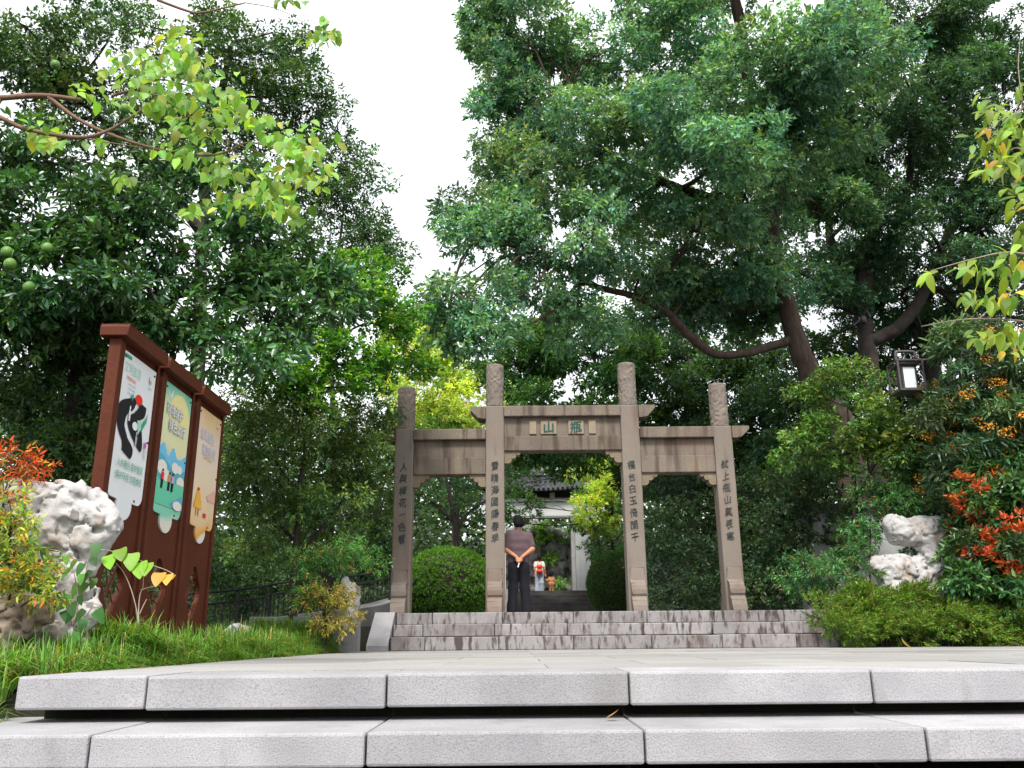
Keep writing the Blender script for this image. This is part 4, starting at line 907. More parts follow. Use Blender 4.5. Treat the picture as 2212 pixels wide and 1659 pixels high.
T('low_shrub', 'dark low shrub mass under the thicket beside the ramp railing', 'shrub', [
    (520, 1230, 17, .6), (590, 1250, 17.5, .6), (660, 1240, 18, .6), (740, 1220, 19, .6), (820, 1190, 20, .6), (500, 1290, 16.5, .5), (450, 1200, 16, .6), (560, 1290, 17, .5), (640, 1290, 18, .5), (720, 1270, 19, .5), (780, 1170, 19, .7), (830, 1120, 20, .8)], [],
  DARK, leaf=(.08, .035), K=6, Ls=.13, nsub=20, subr=.26, nspr=44, twig=.007)
T('bay_tree', 'small dark-branched tree over the clipped dome in the left bay', 'tree', [
    (930, 1010, 19.5, .7, .6), (1020, 1000, 19.5, .7, .6), (970, 960, 20, .7, .6), (900, 1070, 19.3, .5, .6), (1040, 1080, 19.3, .5, .6), (1100, 1040, 20, .6, .6), (980, 1050, 20.4, .6, .6)],
  [[(985, 1215, 19.2, .075), (985, 1150, 19.2, .065), (978, 1100, 19.2, .055), (965, 1040, 19.3, .035), (950, 980, 19.4, .02)], [(984, 1150, 19.2, .05), (1010, 1110, 19.2, .035), (1050, 1080, 19.3, .02)], [(982, 1130, 19.2, .04), (940, 1090, 19.2, .03), (905, 1060, 19.3, .015)]],
  [(.030, .075, .025, 3), (.045, .10, .03, 2)], leaf=(.085, .038), K=6, Ls=.14, nsub=14, subr=.26, nspr=26, twig=.009)
def dome(name, label, px, py_top, Y, rad, hgt, cols):
    c = dp(px, py_top, Y); g0 = float(ground_h(c[0], Y)); zc = c[2] - hgt
    root = empty(name, (c[0], Y, g0), label, 'shrub', 'clipped dome shrubs')
    n = 5200; u = rand_unit(n * 2); u = u[u[:, 2] > -.75][:n]
    pos = V3(c[0], Y, zc) + u * [rad, rad, hgt] * (.93 + .08 * rng.random((len(u), 1)))
    P, D, N = sprigs(pos, u + .3 * rng.normal(size=u.shape), 4, .06, .8, .0, .8)
    leaf_mesh('foliage', root, P, D, N, np.full(len(P), .05), np.full(len(P), .026), palette(len(P), cols), M['leaf'])
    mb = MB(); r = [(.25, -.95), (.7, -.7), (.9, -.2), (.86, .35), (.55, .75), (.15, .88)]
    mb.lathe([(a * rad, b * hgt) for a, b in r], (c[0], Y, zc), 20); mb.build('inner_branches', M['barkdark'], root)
dome('clipped_shrub', 'clipped dome shrub under the small tree in the left bay', 968, 1186, 18.6, .98, .75, [(.11, .27, .025, 3), (.075, .19, .022, 2)])
dome('clipped_shrub', 'clipped dome shrub at the right of the far stairs', 1330, 1195, 24, .78, .85, [(.05, .12, .022, 3), (.035, .085, .02, 2)])
T('hedge_bush', 'dense bush filling the right bay behind the columns, leaves coloured nearly black for shade', 'shrub', [
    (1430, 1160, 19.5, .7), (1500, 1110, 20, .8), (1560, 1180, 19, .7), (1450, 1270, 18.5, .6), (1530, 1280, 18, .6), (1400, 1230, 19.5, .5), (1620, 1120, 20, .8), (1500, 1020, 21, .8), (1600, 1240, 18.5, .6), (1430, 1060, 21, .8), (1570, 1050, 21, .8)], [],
  [(.016, .036, .016, 3), (.024, .052, .018, 2)], leaf=(.08, .035), K=6, Ls=.13, nsub=20, subr=.27, nspr=40)  # the bay's deep shade is put into these very dark leaf colours
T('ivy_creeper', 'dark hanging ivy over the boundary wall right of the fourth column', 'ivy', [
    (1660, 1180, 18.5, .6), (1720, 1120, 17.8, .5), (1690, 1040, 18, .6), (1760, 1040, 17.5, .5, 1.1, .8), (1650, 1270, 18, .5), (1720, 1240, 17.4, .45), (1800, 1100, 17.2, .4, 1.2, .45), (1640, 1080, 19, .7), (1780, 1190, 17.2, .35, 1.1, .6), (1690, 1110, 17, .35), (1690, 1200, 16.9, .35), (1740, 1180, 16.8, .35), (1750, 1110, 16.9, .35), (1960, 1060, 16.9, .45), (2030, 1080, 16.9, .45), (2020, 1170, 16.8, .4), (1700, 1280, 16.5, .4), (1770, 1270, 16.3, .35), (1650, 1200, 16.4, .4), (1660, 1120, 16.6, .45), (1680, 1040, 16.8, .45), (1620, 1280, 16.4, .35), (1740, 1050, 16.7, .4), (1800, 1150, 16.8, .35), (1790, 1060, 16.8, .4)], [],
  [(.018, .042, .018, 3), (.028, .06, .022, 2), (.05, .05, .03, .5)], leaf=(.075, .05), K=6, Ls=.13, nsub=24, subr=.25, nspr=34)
# a wooded slope closes the view behind everything
n = 66000
wx = rng.uniform(-42, 52, n); wy = rng.uniform(44, 62, n)
top = 8.2 + 2.6 * (fbm(np.stack([wx * .12, wy * .05, wx * 0], -1), 3) - .5) * 2 + np.where(wx < -14, 2.0, 0)
wz = ground_h(wx, wy) + top * rng.random(n) ** .9
Pw = np.stack([wx, wy, wz], 1); Dw = rand_unit(n) * [1, 1, .6] + V3(0, 0, -.1)
leaf_mesh('woodland', None, Pw, Dw, nrm(V3(0, -.5, .8) + .5 * rng.normal(size=(n, 3))), rng.uniform(.35, .65, n), rng.uniform(.2, .36, n), palette(n, [(.028, .065, .024, 3), (.045, .10, .03, 2), (.11, .17, .045, .7)]), M['leaf'])
tag(bpy.data.objects['woodland'], 'dense mixed woodland on the slope far behind the gatehouse', 'woodland', kind='stuff')

n = 46000
side_ = rng.random(n) < .45
ux = np.where(side_, rng.uniform(-16, -1.9, n), rng.uniform(4.0, 17, n)); uy = np.where(side_, rng.uniform(19.5, 36, n), rng.uniform(19.5, 34, n))
hh_ = 1.2 + 2.6 * fbm(np.stack([ux * .5, uy * .5, ux * 0 + 3], -1), 3)
uz = ground_h(ux, uy) + hh_ * rng.random(n) ** .7
leaf_mesh('undergrowth', None, np.stack([ux, uy, uz], 1), rand_unit(n) * [1, 1, .6], nrm(V3(0, -.3, .9) + .5 * rng.normal(size=(n, 3))), rng.uniform(.14, .26, n), rng.uniform(.07, .12, n), palette(n, [(.022, .052, .018, 3), (.035, .075, .024, 2), (.06, .11, .03, .6)]), M['leaf'])
tag(bpy.data.objects['undergrowth'], 'dark undergrowth covering the slope under the trees behind the gateway', 'undergrowth', kind='stuff')

# ------------------------------------------------------------------ shrubs and hedge at right
T('shrub', 'light green loose shrub below the hanging lantern', 'shrub', [
    (1740, 880, 15.6, .5, .8, .8), (1820, 860, 15.4, .5, .8, .8), (1900, 890, 15, .5, .8, .8), (1770, 960, 15.5, .5), (1860, 970, 15.2, .5), (1720, 980, 15.8, .35, .8, .7), (1940, 970, 14.8, .45), (1830, 800, 15.4, .3, .8, .6), (1900, 820, 15, .3, .8, .6), (1810, 1030, 15.6, .35), (1930, 1050, 15, .4)],
  [[(1850, 1260, 15.4, .05), (1848, 1100, 15.4, .045), (1840, 980, 15.3, .03), (1830, 880, 15.3, .015)], [(1848, 1080, 15.3, .03), (1900, 980, 15, .02), (1915, 900, 14.9, .01)]],
  [(.055, .12, .025, 3), (.09, .17, .035, 2), (.035, .08, .022, 2), (.22, .26, .05, .5)], leaf=(.085, .042), K=6, Ls=.15, nsub=30, subr=.22, nspr=36, twig=.007)
T('nandina_bush', 'feathery green nandina bush left of the scholar rock', 'shrub', [
    (1870, 1070, 14.9, .32), (1930, 1080, 14.9, .3), (1900, 1130, 14.9, .3), (1850, 1140, 15, .25), (1990, 1090, 15, .28), (1860, 1200, 14.7, .28), (1800, 1235, 14.5, .26), (1850, 1250, 14.4, .25), (1760, 1215, 15, .25), (1740, 1255, 14.8, .28), (1710, 1230, 15.2, .3)],
  [[(1880, 1290, 14.8, .02), (1880, 1180, 14.8, .015), (1880, 1090, 14.8, .01)]],
  [(.045, .13, .045, 3), (.07, .18, .055, 2), (.03, .08, .03, 2), (.22, .12, .05, .4)], leaf=(.075, .022), K=8, Ls=.16, nsub=60, subr=.17, nspr=26, twig=.005)
OSM = [
    (2100, 790, 12.4, .5), (2160, 760, 12.2, .5), (2220, 800, 12, .6), (2060, 880, 12.5, .4), (2110, 890, 12, .5), (2190, 910, 11.8, .55), (2040, 960, 12.5, .4), (2110, 980, 12.2, .45), (2190, 1010, 12, .5), (2030, 1040, 12.8, .35), (2090, 1070, 12.5, .4), (2270, 900, 12, .6), (2140, 1120, 12.6, .45), (1990, 930, 12.8, .22), (2000, 1010, 12.9, .25), (2060, 1150, 12.7, .35), (2085, 770, 11.5, .34), (2075, 830, 11.6, .3), (2090, 735, 11.6, .26), (2065, 890, 11.5, .34), (2100, 730, 12.2, .35)]
OSM = [(x, y, Y * 1.16, r * 1.2) for x, y, Y, r in OSM] + [(2080, 940, 13.6, .4), (2100, 1020, 13.7, .4), (2050, 1000, 13.8, .35)]
os_root = T('osmanthus_bush', 'tall osmanthus bush with orange blossom in front of the right-hand trees', 'shrub', OSM,
  [[(2150, 1280, 14.9, .07), (2150, 1100, 14.9, .06), (2140, 950, 14.8, .04), (2150, 820, 14.7, .02)], [(2150, 1080, 14.8, .035), (2080, 960, 14.9, .02), (2060, 860, 14.9, .01)]],
  [(.035, .075, .03, 4), (.055, .105, .04, 2), (.075, .11, .04, 1)], leaf=(.135, .040), K=8, Ls=.12, nsub=26, subr=.24, nspr=25, twig=.008, mat_='glossleaf', detail=1, spread=1.0, droop=.12)
ol = D3([(x, y, Y * 1.15 - .1, r * 1.22) for x, y, Y, r in [(2080, 790, 12.3, .52), (2160, 770, 12, .5), (2040, 870, 12.3, .42), (2120, 890, 11.8, .5), (2190, 920, 11.6, .5), (2060, 960, 12.3, .42), (2120, 990, 12, .45), (2040, 1040, 12.6, .35), (2200, 800, 11.9, .5), (2100, 1060, 12.4, .4)]])
pos, dr, _ = clumps(ol, 26, .11, 26, .8, .85)
leaf_mesh('blossom', os_root, pos, rand_unit(len(pos)), rand_unit(len(pos)), np.full(len(pos), .038), np.full(len(pos), .032), palette(len(pos), [(.62, .26, .03, 3), (.70, .38, .06, 1)]), M['thinleaf'])
PHO = [(2150, 1130, 10.8, .38), (2205, 1070, 10.8, .4), (2120, 1220, 10.8, .34), (2200, 1220, 10.5, .42), (2090, 1160, 11, .25), (2170, 1010, 11, .25), (2240, 1000, 11, .4), (2080, 1270, 10.8, .25), (2150, 1290, 10.5, .32), (2270, 1150, 10.6, .45)]
PHO = [(x + 16, y, Y * 1.26, r * 1.26) for x, y, Y, r in PHO] + [(2095, 1090, 13.5, .32), (2085, 1190, 13.5, .3), (2110, 1040, 13.7, .3), (2090, 1260, 13.4, .3)]
ph_root = T('photinia_bush', 'photinia bush with scarlet young leaves at the right edge', 'shrub', PHO, [[(2170, 1310, 14.3, .05), (2170, 1200, 14.3, .04), (2180, 1080, 14.3, .02)]],
  [(.035, .095, .03, 4), (.05, .125, .035, 2), (.09, .17, .04, 1)], leaf=(.115, .050), K=7, Ls=.14, nsub=32, subr=.2, nspr=28, twig=.008, mat_='glossleaf', detail=1)
pos, dr, _ = clumps(D3([(x, y - 25, Y - .08, r * .95) for x, y, Y, r in PHO[:7] + PHO[10:13]]), 70, .075, 9, .8, .9)
P, D, N = sprigs(pos, dr + V3(0, -.4, .6), 4, .07, .55, -.2, .3)
leaf_mesh('young_leaves', ph_root, P, D, N, .105 * (.7 + .5 * rng.random(len(P))), .045 * (.8 + .4 * rng.random(len(P))), palette(len(P), [(.52, .09, .025, 3), (.62, .18, .05, 2), (.36, .06, .02, 1)]), M['glossleaf'], 1)
# creeping juniper hedge
hl = []
for k in range(52):
    x = 4.72 + 4.6 * (k + rng.random()) / 52; t = ((k * 5) % 13) / 13 + .07 * rng.random(); yy = 12.95 + 1.25 * t
    hl.append((x, yy, .20 + .52 * t + .05 * rng.normal(), .28 + .08 * rng.random(), .8))
pos, dr, _ = clumps(hl, 60, .15, 25, .8, .6)
P, D, N = sprigs(pos, dr * .6 + V3(.45, -.55, .12), 9, .13, .45, .06, .7)
hd = empty('juniper_hedge', (7, 13.4, 0), 'low creeping juniper hedge along the plaza edge right of the steps', 'hedge')
n = len(P); leaf_mesh('foliage', hd, P, D, N, .064 * (.6 + .8 * rng.random(n)), .021 * (.8 + .5 * rng.random(n)), palette(n, [(.12, .24, .03, 3), (.08, .16, .025, 3), (.18, .27, .04, 1.5), (.18, .10, .05, .6)]), M['leaf'])
mb = MB()
for k in range(60):
    l_ = hl[rng.integers(len(hl))]; p0 = V3(l_[0] + rng.normal() * .2, 13.3, -.02); p1 = V3(l_[0] + rng.normal() * .3, l_[1], l_[2])
    mb.tube([p0, (p0 + p1) / 2 + V3(0, 0, .06), p1], [.014, .01, .005], 5)
mb.build('stems', M['barkdark'], hd)

# ------------------------------------------------------------------ left bed: nandina, vines, grass
NAN = [(.16, .24, .035, 3), (.26, .27, .04, 3), (.10, .20, .035, 2), (.42, .17, .035, 1)]
T('nandina_bush', 'yellow and orange nandina bush over the rocks at the left edge', 'shrub', [
    (15, 1090, 5.9, .12), (40, 1120, 5.8, .13), (15, 1150, 5.8, .12), (35, 1190, 5.7, .12), (70, 1240, 5.6, .10), (20, 1240, 5.6, .13), (55, 1270, 5.6, .10), (100, 1275, 5.6, .08), (-20, 1180, 5.8, .2), (90, 1225, 5.7, .07)],
  [[(20, 1400, 5.9, .012), (20, 1250, 5.8, .01), (25, 1100, 5.8, .006)]], NAN, leaf=(.045, .016), K=8, Ls=.09, nsub=260, subr=.07, nspr=8, twig=.003, detail=1, mat_='thinleaf')
T('red_nandina', 'red-leaved nandina spray above the white rock at the left edge', 'shrub', [
    (15, 990, 6.2, .09, .4), (50, 990, 6.2, .09, .35), (80, 1005, 6.2, .06, .4), (10, 1035, 6.1, .08, .5), (40, 1040, 6.1, .06, .4), (-25, 990, 6.2, .12, .5)],
  [[(-10, 1400, 6.3, .012), (-5, 1200, 6.2, .009), (20, 1030, 6.2, .005), (70, 995, 6.2, .003)]], [(.27, .045, .015, 3), (.33, .10, .02, 2), (.22, .03, .015, 2), (.30, .20, .04, 1)], leaf=(.05, .013), K=8, Ls=.09, nsub=170, subr=.06, nspr=5, twig=.003, detail=1, mat_='thinleaf')
T('nandina_bush', 'round nandina bush green on top and golden below beside the upright rock', 'shrub', [
    (670, 1195, 12.1, .22), (720, 1190, 12.2, .22), (650, 1215, 12, .18), (700, 1230, 12.1, .22), (770, 1200, 12.6, .22, .6), (810, 1210, 13, .2, .6), (740, 1215, 12.4, .2), (660, 1255, 12, .15), (650, 1270, 12, .12)],
  [[(700, 1370, 12.2, .02), (698, 1280, 12.2, .015), (695, 1200, 12.2, .008)]], [(.075, .19, .05, 4), (.10, .24, .06, 2), (.05, .13, .035, 2), (.45, .24, .07, .5)], leaf=(.07, .02), K=8, Ls=.13, nsub=80, subr=.13, nspr=13, twig=.004, detail=0)
T('golden_nandina', 'golden-leaved low nandina in front of the pale upright rock', 'shrub', [
    (690, 1290, 11.9, .18), (730, 1290, 11.95, .16), (670, 1310, 11.9, .15), (720, 1325, 11.9, .16), (760, 1310, 12, .10), (690, 1340, 11.8, .15), (740, 1345, 11.9, .12)],
  [[(705, 1375, 12, .02), (703, 1330, 12, .012), (705, 1280, 12, .008)]], [(.34, .28, .06, 3), (.22, .22, .05, 2), (.12, .16, .04, 2), (.42, .22, .07, 1)], leaf=(.06, .018), K=8, Ls=.11, nsub=90, subr=.12, nspr=12, twig=.004)

def leaf_proto(name, L, Wd, heart=False, m=None, curl=.14, fold=.16):
    """a single pointed leaf, stem at the origin, tip along +Y, upper face +Z"""
    ts = (1 - np.cos(np.pi * np.linspace(0, 1, 11))) / 2; prof = np.sin(np.pi * ts ** .74) ** .8
    if heart: prof = np.sin(np.pi * ts ** .55) ** .75
    prof[0] = .0; prof[-1] = 0
    vs = []; fs = []
    for t, w_ in zip(ts, prof):
        y_ = t * L; z_ = -curl * L * t * t
        if heart and .01 < t < .35: y_ -= .11 * L * math.sin(math.pi * t / .35)
        vs += [(-w_ * Wd / 2, y_, z_ + fold * w_ * Wd * .5), (0, t * L, z_), (w_ * Wd / 2, y_, z_ + fold * w_ * Wd * .5)]
    for k in range(len(ts) - 1):
        a = k * 3; fs += [(a, a + 1, a + 4, a + 3), (a + 1, a + 2, a + 5, a + 4)]
    me = bpy.data.meshes.new(name); me.from_pydata(vs, [], fs); me.materials.append(m)
    me.polygons.foreach_set('use_smooth', [True] * len(fs)); me.update(); return me
def put_leaf(me, parent, p, D, N, s=1.0, name='leaf'):
    D = nrm(np.array(D)); S = nrm(np.cross(D, N)); N = np.cross(S, D)
    o = bpy.data.objects.new(name, me); COL.objects.link(o); o.parent = parent
    q = p - world_loc(parent)
    o.matrix_local = Matrix(((S[0] * s, D[0] * s, N[0] * s, q[0]), (S[1] * s, D[1] * s, N[1] * s, q[1]), (S[2] * s, D[2] * s, N[2] * s, q[2]), (0, 0, 0, 1)))
    return o
LG = [flat_leaf('light_green_leaf', (.22, .40, .065), .5), flat_leaf('mid_green_leaf', (.13, .29, .05), .45), flat_leaf('yellowing_leaf', (.34, .42, .07), .5)]
lp = [leaf_proto('leaf_blade', .088, .062, m=m, curl=c_) for m, c_ in zip(LG, (.2, .1, .32))]

# overhanging branch of the tree that stands just outside the left edge
fb = empty('overhanging_tree', (-5.6, 5.2, float(ground_h(-5.6, 5.2))), 'light green broad-leaved branches reaching in from the upper left edge', 'tree')
FB = [[(0, 212, 5.4, .022), (90, 207, 5.4, .020), (175, 216, 5.4, .016)],
      [(105, 210, 5.4, .016), (170, 258, 5.4, .014), (250, 295, 5.35, .012), (350, 325, 5.3, .010), (440, 336, 5.3, .009), (490, 328, 5.3, .007), (540, 308, 5.3, .006), (620, 330, 5.3, .004)],
      [(0, 253, 5.2, .018), (60, 280, 5.2, .016), (170, 297, 5.2, .014), (230, 284, 5.2, .011), (280, 255, 5.2, .009), (330, 222, 5.2, .006)],
      [(240, 208, 5.5, .012), (300, 190, 5.5, .009), (345, 172, 5.5, .006), (420, 188, 5.5, .004)],
      [(320, 192, 5.5, .006), (400, 245, 5.4, .005), (480, 305, 5.3, .004), (560, 380, 5.3, .003), (640, 430, 5.3, .002)],
      [(480, 300, 5.3, .004), (560, 330, 5.2, .003), (640, 380, 5.2, .002)], [(340, 0, 5.8, .012), (400, 22, 5.8, .011), (430, 28, 5.8, .009), (480, 18, 5.8, .007), (530, 6, 5.8, .005)], [(530, 6, 5.8, .004), (600, 20, 5.8, .003), (680, 60, 5.8, .002), (715, 75, 5.8, .002)],
      [(170, 297, 5.2, .006), (260, 312, 5.2, .004), (300, 318, 5.2, .003)]]
mb = MB()
for t in FB:
    q = T3(t); sp = smooth_path([p[:3] for p in q], 6); mb.tube(sp, np.interp(np.linspace(0, 1, len(sp)), np.linspace(0, 1, len(q)), [p[3] for p in q]), 7)
a0, b0, c0 = T3(FB[0])[0], T3(FB[2])[0], T3(FB[6])[0]
mb.tube(smooth_path([(-5.6, 5.2, -.4), (-5.55, 5.2, 1.0), (-5.2, 5.25, 2.0), (-4.3, 5.3, 2.55), a0[:3]], 6), np.linspace(.09, .022, 25), 9)
mb.tube(smooth_path([(-5.45, 5.2, 1.4), (-4.6, 5.2, 2.1), b0[:3]], 6), np.linspace(.05, .018, 13), 8)
mb.tube(smooth_path([(-5.3, 5.25, 1.9), (-5.2, 5.5, 4.2), (-3.6, 5.8, 5.6), (-1.9, 5.8, 5.6), c0[:3]], 6), np.linspace(.05, .012, 25), 8)
mb.build('branches', M['twig'], fb, smooth=True)
groups = [(300, 150, 70, 45, 34), (400, 120, 45, 45, 22), (430, 180, 50, 40, 22), (350, 215, 60, 30, 18), (500, 225, 45, 30, 18), (440, 270, 60, 30, 16), (400, 320, 50, 30, 16), (560, 260, 30, 20, 10), (480, 365, 50, 25, 14), (620, 300, 50, 30, 20), (660, 350, 45, 40, 22), (600, 390, 60, 30, 18), (530, 430, 60, 25, 16), (620, 450, 40, 25, 14), (90, 285, 30, 25, 8), (110, 310, 20, 15, 5), (410, 450, 18, 15, 6), (268, 385, 14, 10, 4), (215, 305, 20, 10, 4), (700, 70, 28, 22, 10), (380, 60, 30, 25, 8), (640, 2, 40, 6, 5), (180, 195, 40, 15, 8)]
cnt = 0
for gx_, gy_, rx, ry, n in groups:
    for k in range(n):
        if cnt >= 298: break
        a = rng.normal(size=2) * .55
        Y = 5.3 + .22 * rng.normal() if gy_ > 80 or gx_ < 600 else 5.8
        p = dp(gx_ + a[0] * rx, gy_ + a[1] * ry, Y)
        Dd = V3(rng.normal() * .55, rng.normal() * .5 - .1, -.8 + .35 * rng.normal()); Nn = V3(.2 * rng.normal(), -.7 + .4 * rng.normal(), .6)
        put_leaf(lp[rng.choice(3, p=[.55, .25, .2])], fb, p, Dd, Nn, .7 + .5 * rng.random()); cnt += 1
Pm, Dm, Nm = [], [], []
for gx_, gy_, rx, ry, n in groups:
    for k in range(int(n * 2.3)):
        a = rng.normal(size=2) * .62; Y = 5.45 + .3 * rng.normal() if gy_ > 80 or gx_ < 600 else 5.85
        Pm.append(dp(gx_ + a[0] * rx, gy_ + a[1] * ry, Y)); Dm.append(V3(rng.normal() * .55, rng.normal() * .5 - .1, -.8 + .35 * rng.normal())); Nm.append(V3(.2 * rng.normal(), -.6 + .45 * rng.normal(), .6))
n = len(Pm); sz = .7 + .5 * rng.random(n)
leaf_mesh('foliage', fb, np.array(Pm), np.array(Dm), np.array(Nm), .085 * sz, .064 * sz, palette(n, [(.21, .39, .06, 3), (.13, .29, .045, 2), (.32, .40, .07, 1)]), M['thinleaf'], 1, kind='stuff')
# overhanging branch at the right edge
rb = empty('overhanging_tree', (6.6, 6.6, float(ground_h(6.6, 6.6))), 'yellow-green leafy branch hanging in at the upper right edge', 'tree')
RG = [flat_leaf('yellow_green_leaf', (.27, .40, .05), .5), flat_leaf('deep_green_leaf', (.14, .27, .045), .45), flat_leaf('golden_leaf', (.60, .42, .04), .45)]
rp = [leaf_proto('leaf_blade', .135, .058, m=m, curl=c_) for m, c_ in zip(RG, (.35, .2, .45))]
mb = MB()
RB = [[(2260, 150, 6.6, .012), (2212, 230, 6.6, .008), (2160, 260, 6.6, .005), (2110, 300, 6.6, .003)], [(2260, 380, 6.6, .010), (2200, 320, 6.6, .006), (2150, 350, 6.6, .004)], [(2260, 560, 6.7, .012), (2180, 545, 6.7, .008), (2100, 560, 6.7, .005), (2010, 585, 6.7, .003)], [(2260, 620, 6.7, .010), (2180, 640, 6.7, .006), (2110, 690, 6.7, .003)], [(2260, 700, 6.7, .010), (2170, 690, 6.8, .007), (2080, 690, 6.8, .005), (1990, 705, 6.8, .003)], [(2210, 230, 6.6, .005), (2200, 150, 6.6, .004), (2203, 90, 6.6, .003)]]
for t in RB:
    q = T3(t); sp = smooth_path([p[:3] for p in q], 6); mb.tube(sp, np.interp(np.linspace(0, 1, len(sp)), np.linspace(0, 1, len(q)), [p[3] for p in q]), 6)
for t in RB[:5]:
    e_ = T3(t)[0]; mb.tube(smooth_path([(6.55, 6.6, 1.2), (6.2, 6.6, (1.5 + e_[2]) / 2), e_[:3]], 6), np.linspace(.03, e_[3], 13), 7)
mb.tube(smooth_path([(6.6, 6.6, -.5), (6.62, 6.6, .6), (6.5, 6.6, 2.0), (6.3, 6.6, 4.6)], 5), np.linspace(.07, .02, 16), 9)
mb.build('branches', M['stem'], rb, smooth=True)
for gx_, gy_, rx, ry, n in ((2140, 230, 30, 22, 14), (2190, 270, 25, 40, 18), (2150, 300, 40, 30, 18), (2190, 360, 25, 40, 18), (2130, 350, 25, 25, 9), (2190, 430, 22, 20, 8), (2175, 560, 35, 25, 12), (2110, 580, 50, 15, 9), (2010, 590, 14, 8, 4), (2170, 640, 35, 25, 13), (2110, 640, 40, 20, 8), (2190, 720, 25, 30, 12), (2120, 720, 30, 15, 7), (2205, 500, 10, 25, 6), (2200, 190, 8, 12, 4)):
    for k in range(int(n * 1.7)):
        a = rng.normal(size=2) * .6; p = dp(gx_ + a[0] * rx, gy_ + a[1] * ry, 6.65 + .18 * rng.normal())
        put_leaf(rp[rng.choice(3, p=[.55, .38, .07])], rb, p, V3(-.35 + .5 * rng.normal(), -.2 + .4 * rng.normal(), -.55 + .3 * rng.normal()), V3(.2 * rng.normal(), -.55 + .3 * rng.normal(), .7), .75 + .5 * rng.random())
# heart-leaved seedling before the signboards, and vine over the big rock
hg, ho = flat_leaf('heart_leaf_green', (.22, .42, .03), .45), flat_leaf('heart_leaf_orange', (.55, .28, .04), .4)
hp = [leaf_proto('heart_blade', .12, .10, True, m) for m in (hg, ho)]
def P4(x, y, Y): return at((380 + x * .2773) / 4, (2100 + y * .2773) / 4, Y)
sd = empty('heart_leaf_seedling', P4(630, 1440, 6.0), 'spindly seedling with heart-shaped green and orange leaves before the signboards', 'plant')
for pth in ([(630, 1440), (610, 1280), (560, 1060), (480, 820), (390, 650), (300, 550)], [(630, 1440), (630, 1200), (650, 1000), (690, 900), (700, 700)], [(660, 940), (760, 905), (900, 880)], [(640, 1290), (700, 1160), (745, 1070)]):
    q = smooth_path([P4(x, y, 6.0) for x, y in pth], 5); MB().tube(q, np.linspace(.0045, .0022, len(q)), 6).build('stem', M['stem'], sd, smooth=True)
q = smooth_path([P4(x, y, 6.0) for x, y in ((0, 340), (200, 370), (450, 430), (650, 510), (850, 590), (1000, 640), (1140, 710))], 5); MB().tube(q, .003, 6).build('stem', M['stem'], sd, smooth=True)
for (x, y, tx, ty, s_, c) in ((215, 430, 200, 640, 1.25, 0), (360, 345, 370, 520, 1.15, 0), (530, 410, 500, 690, 1.35, 0), (400, 390, 370, 530, .9, 0), (650, 540, 630, 770, 1.35, 0), (760, 550, 700, 740, 1.1, 0), (940, 690, 860, 880, 1.15, 1), (1060, 715, 1010, 880, .95, 1), (1125, 730, 1095, 810, .5, 1)):
    p = P4(x, y, 5.98); t = P4(tx, ty, 5.9); put_leaf(hp[c], sd, p, t - p, V3(.15 * rng.normal(), -1, .35), s_ * .84)
vn = empty('rock_vine', PL(560, 1450, 6.0), 'green vine with pointed leaves hanging over the large white rock', 'vine')
vm = [flat_leaf('vine_leaf_green', (.10, .27, .04), .4), flat_leaf('vine_leaf_dark', (.05, .14, .035), .35)]
vp = [leaf_proto('vine_blade', .13, .085, True, m) for m in vm]
for pth in ([(560, 1500), (600, 1200), (560, 950), (480, 830), (330, 800)], [(600, 1200), (660, 1000), (700, 820), (830, 810)], [(560, 1400), (480, 1150), (430, 1000), (280, 920)], [(600, 1500), (690, 1280), (760, 1250)]):
    q = smooth_path([PL(x, y, 6.0 - .05) for x, y in pth], 5); MB().tube(q, np.linspace(.005, .002, len(q)), 5).build('stem', M['stem'], vn, smooth=True)
for (x, y) in ((745, 760), (340, 800), (500, 860), (590, 870), (640, 900), (700, 850), (420, 930), (540, 960), (620, 980), (660, 1050), (590, 1060), (480, 1090), (430, 1010), (540, 1150), (620, 1160), (560, 1210), (500, 1180), (680, 1280), (720, 1300), (760, 1270), (640, 1330), (560, 1300), (480, 1280), (400, 1130), (330, 1000), (250, 840), (380, 860), (700, 960), (740, 1010), (600, 1420)):
    p = PL(x + rng.normal() * 12, y + rng.normal() * 12, 5.9 + .06 * rng.normal()); put_leaf(vp[int(rng.random() < .45)], vn, p, V3(.35 * rng.normal(), -.25, -.8), V3(.3 * rng.normal(), -.9, .45), .55 + .35 * rng.random())

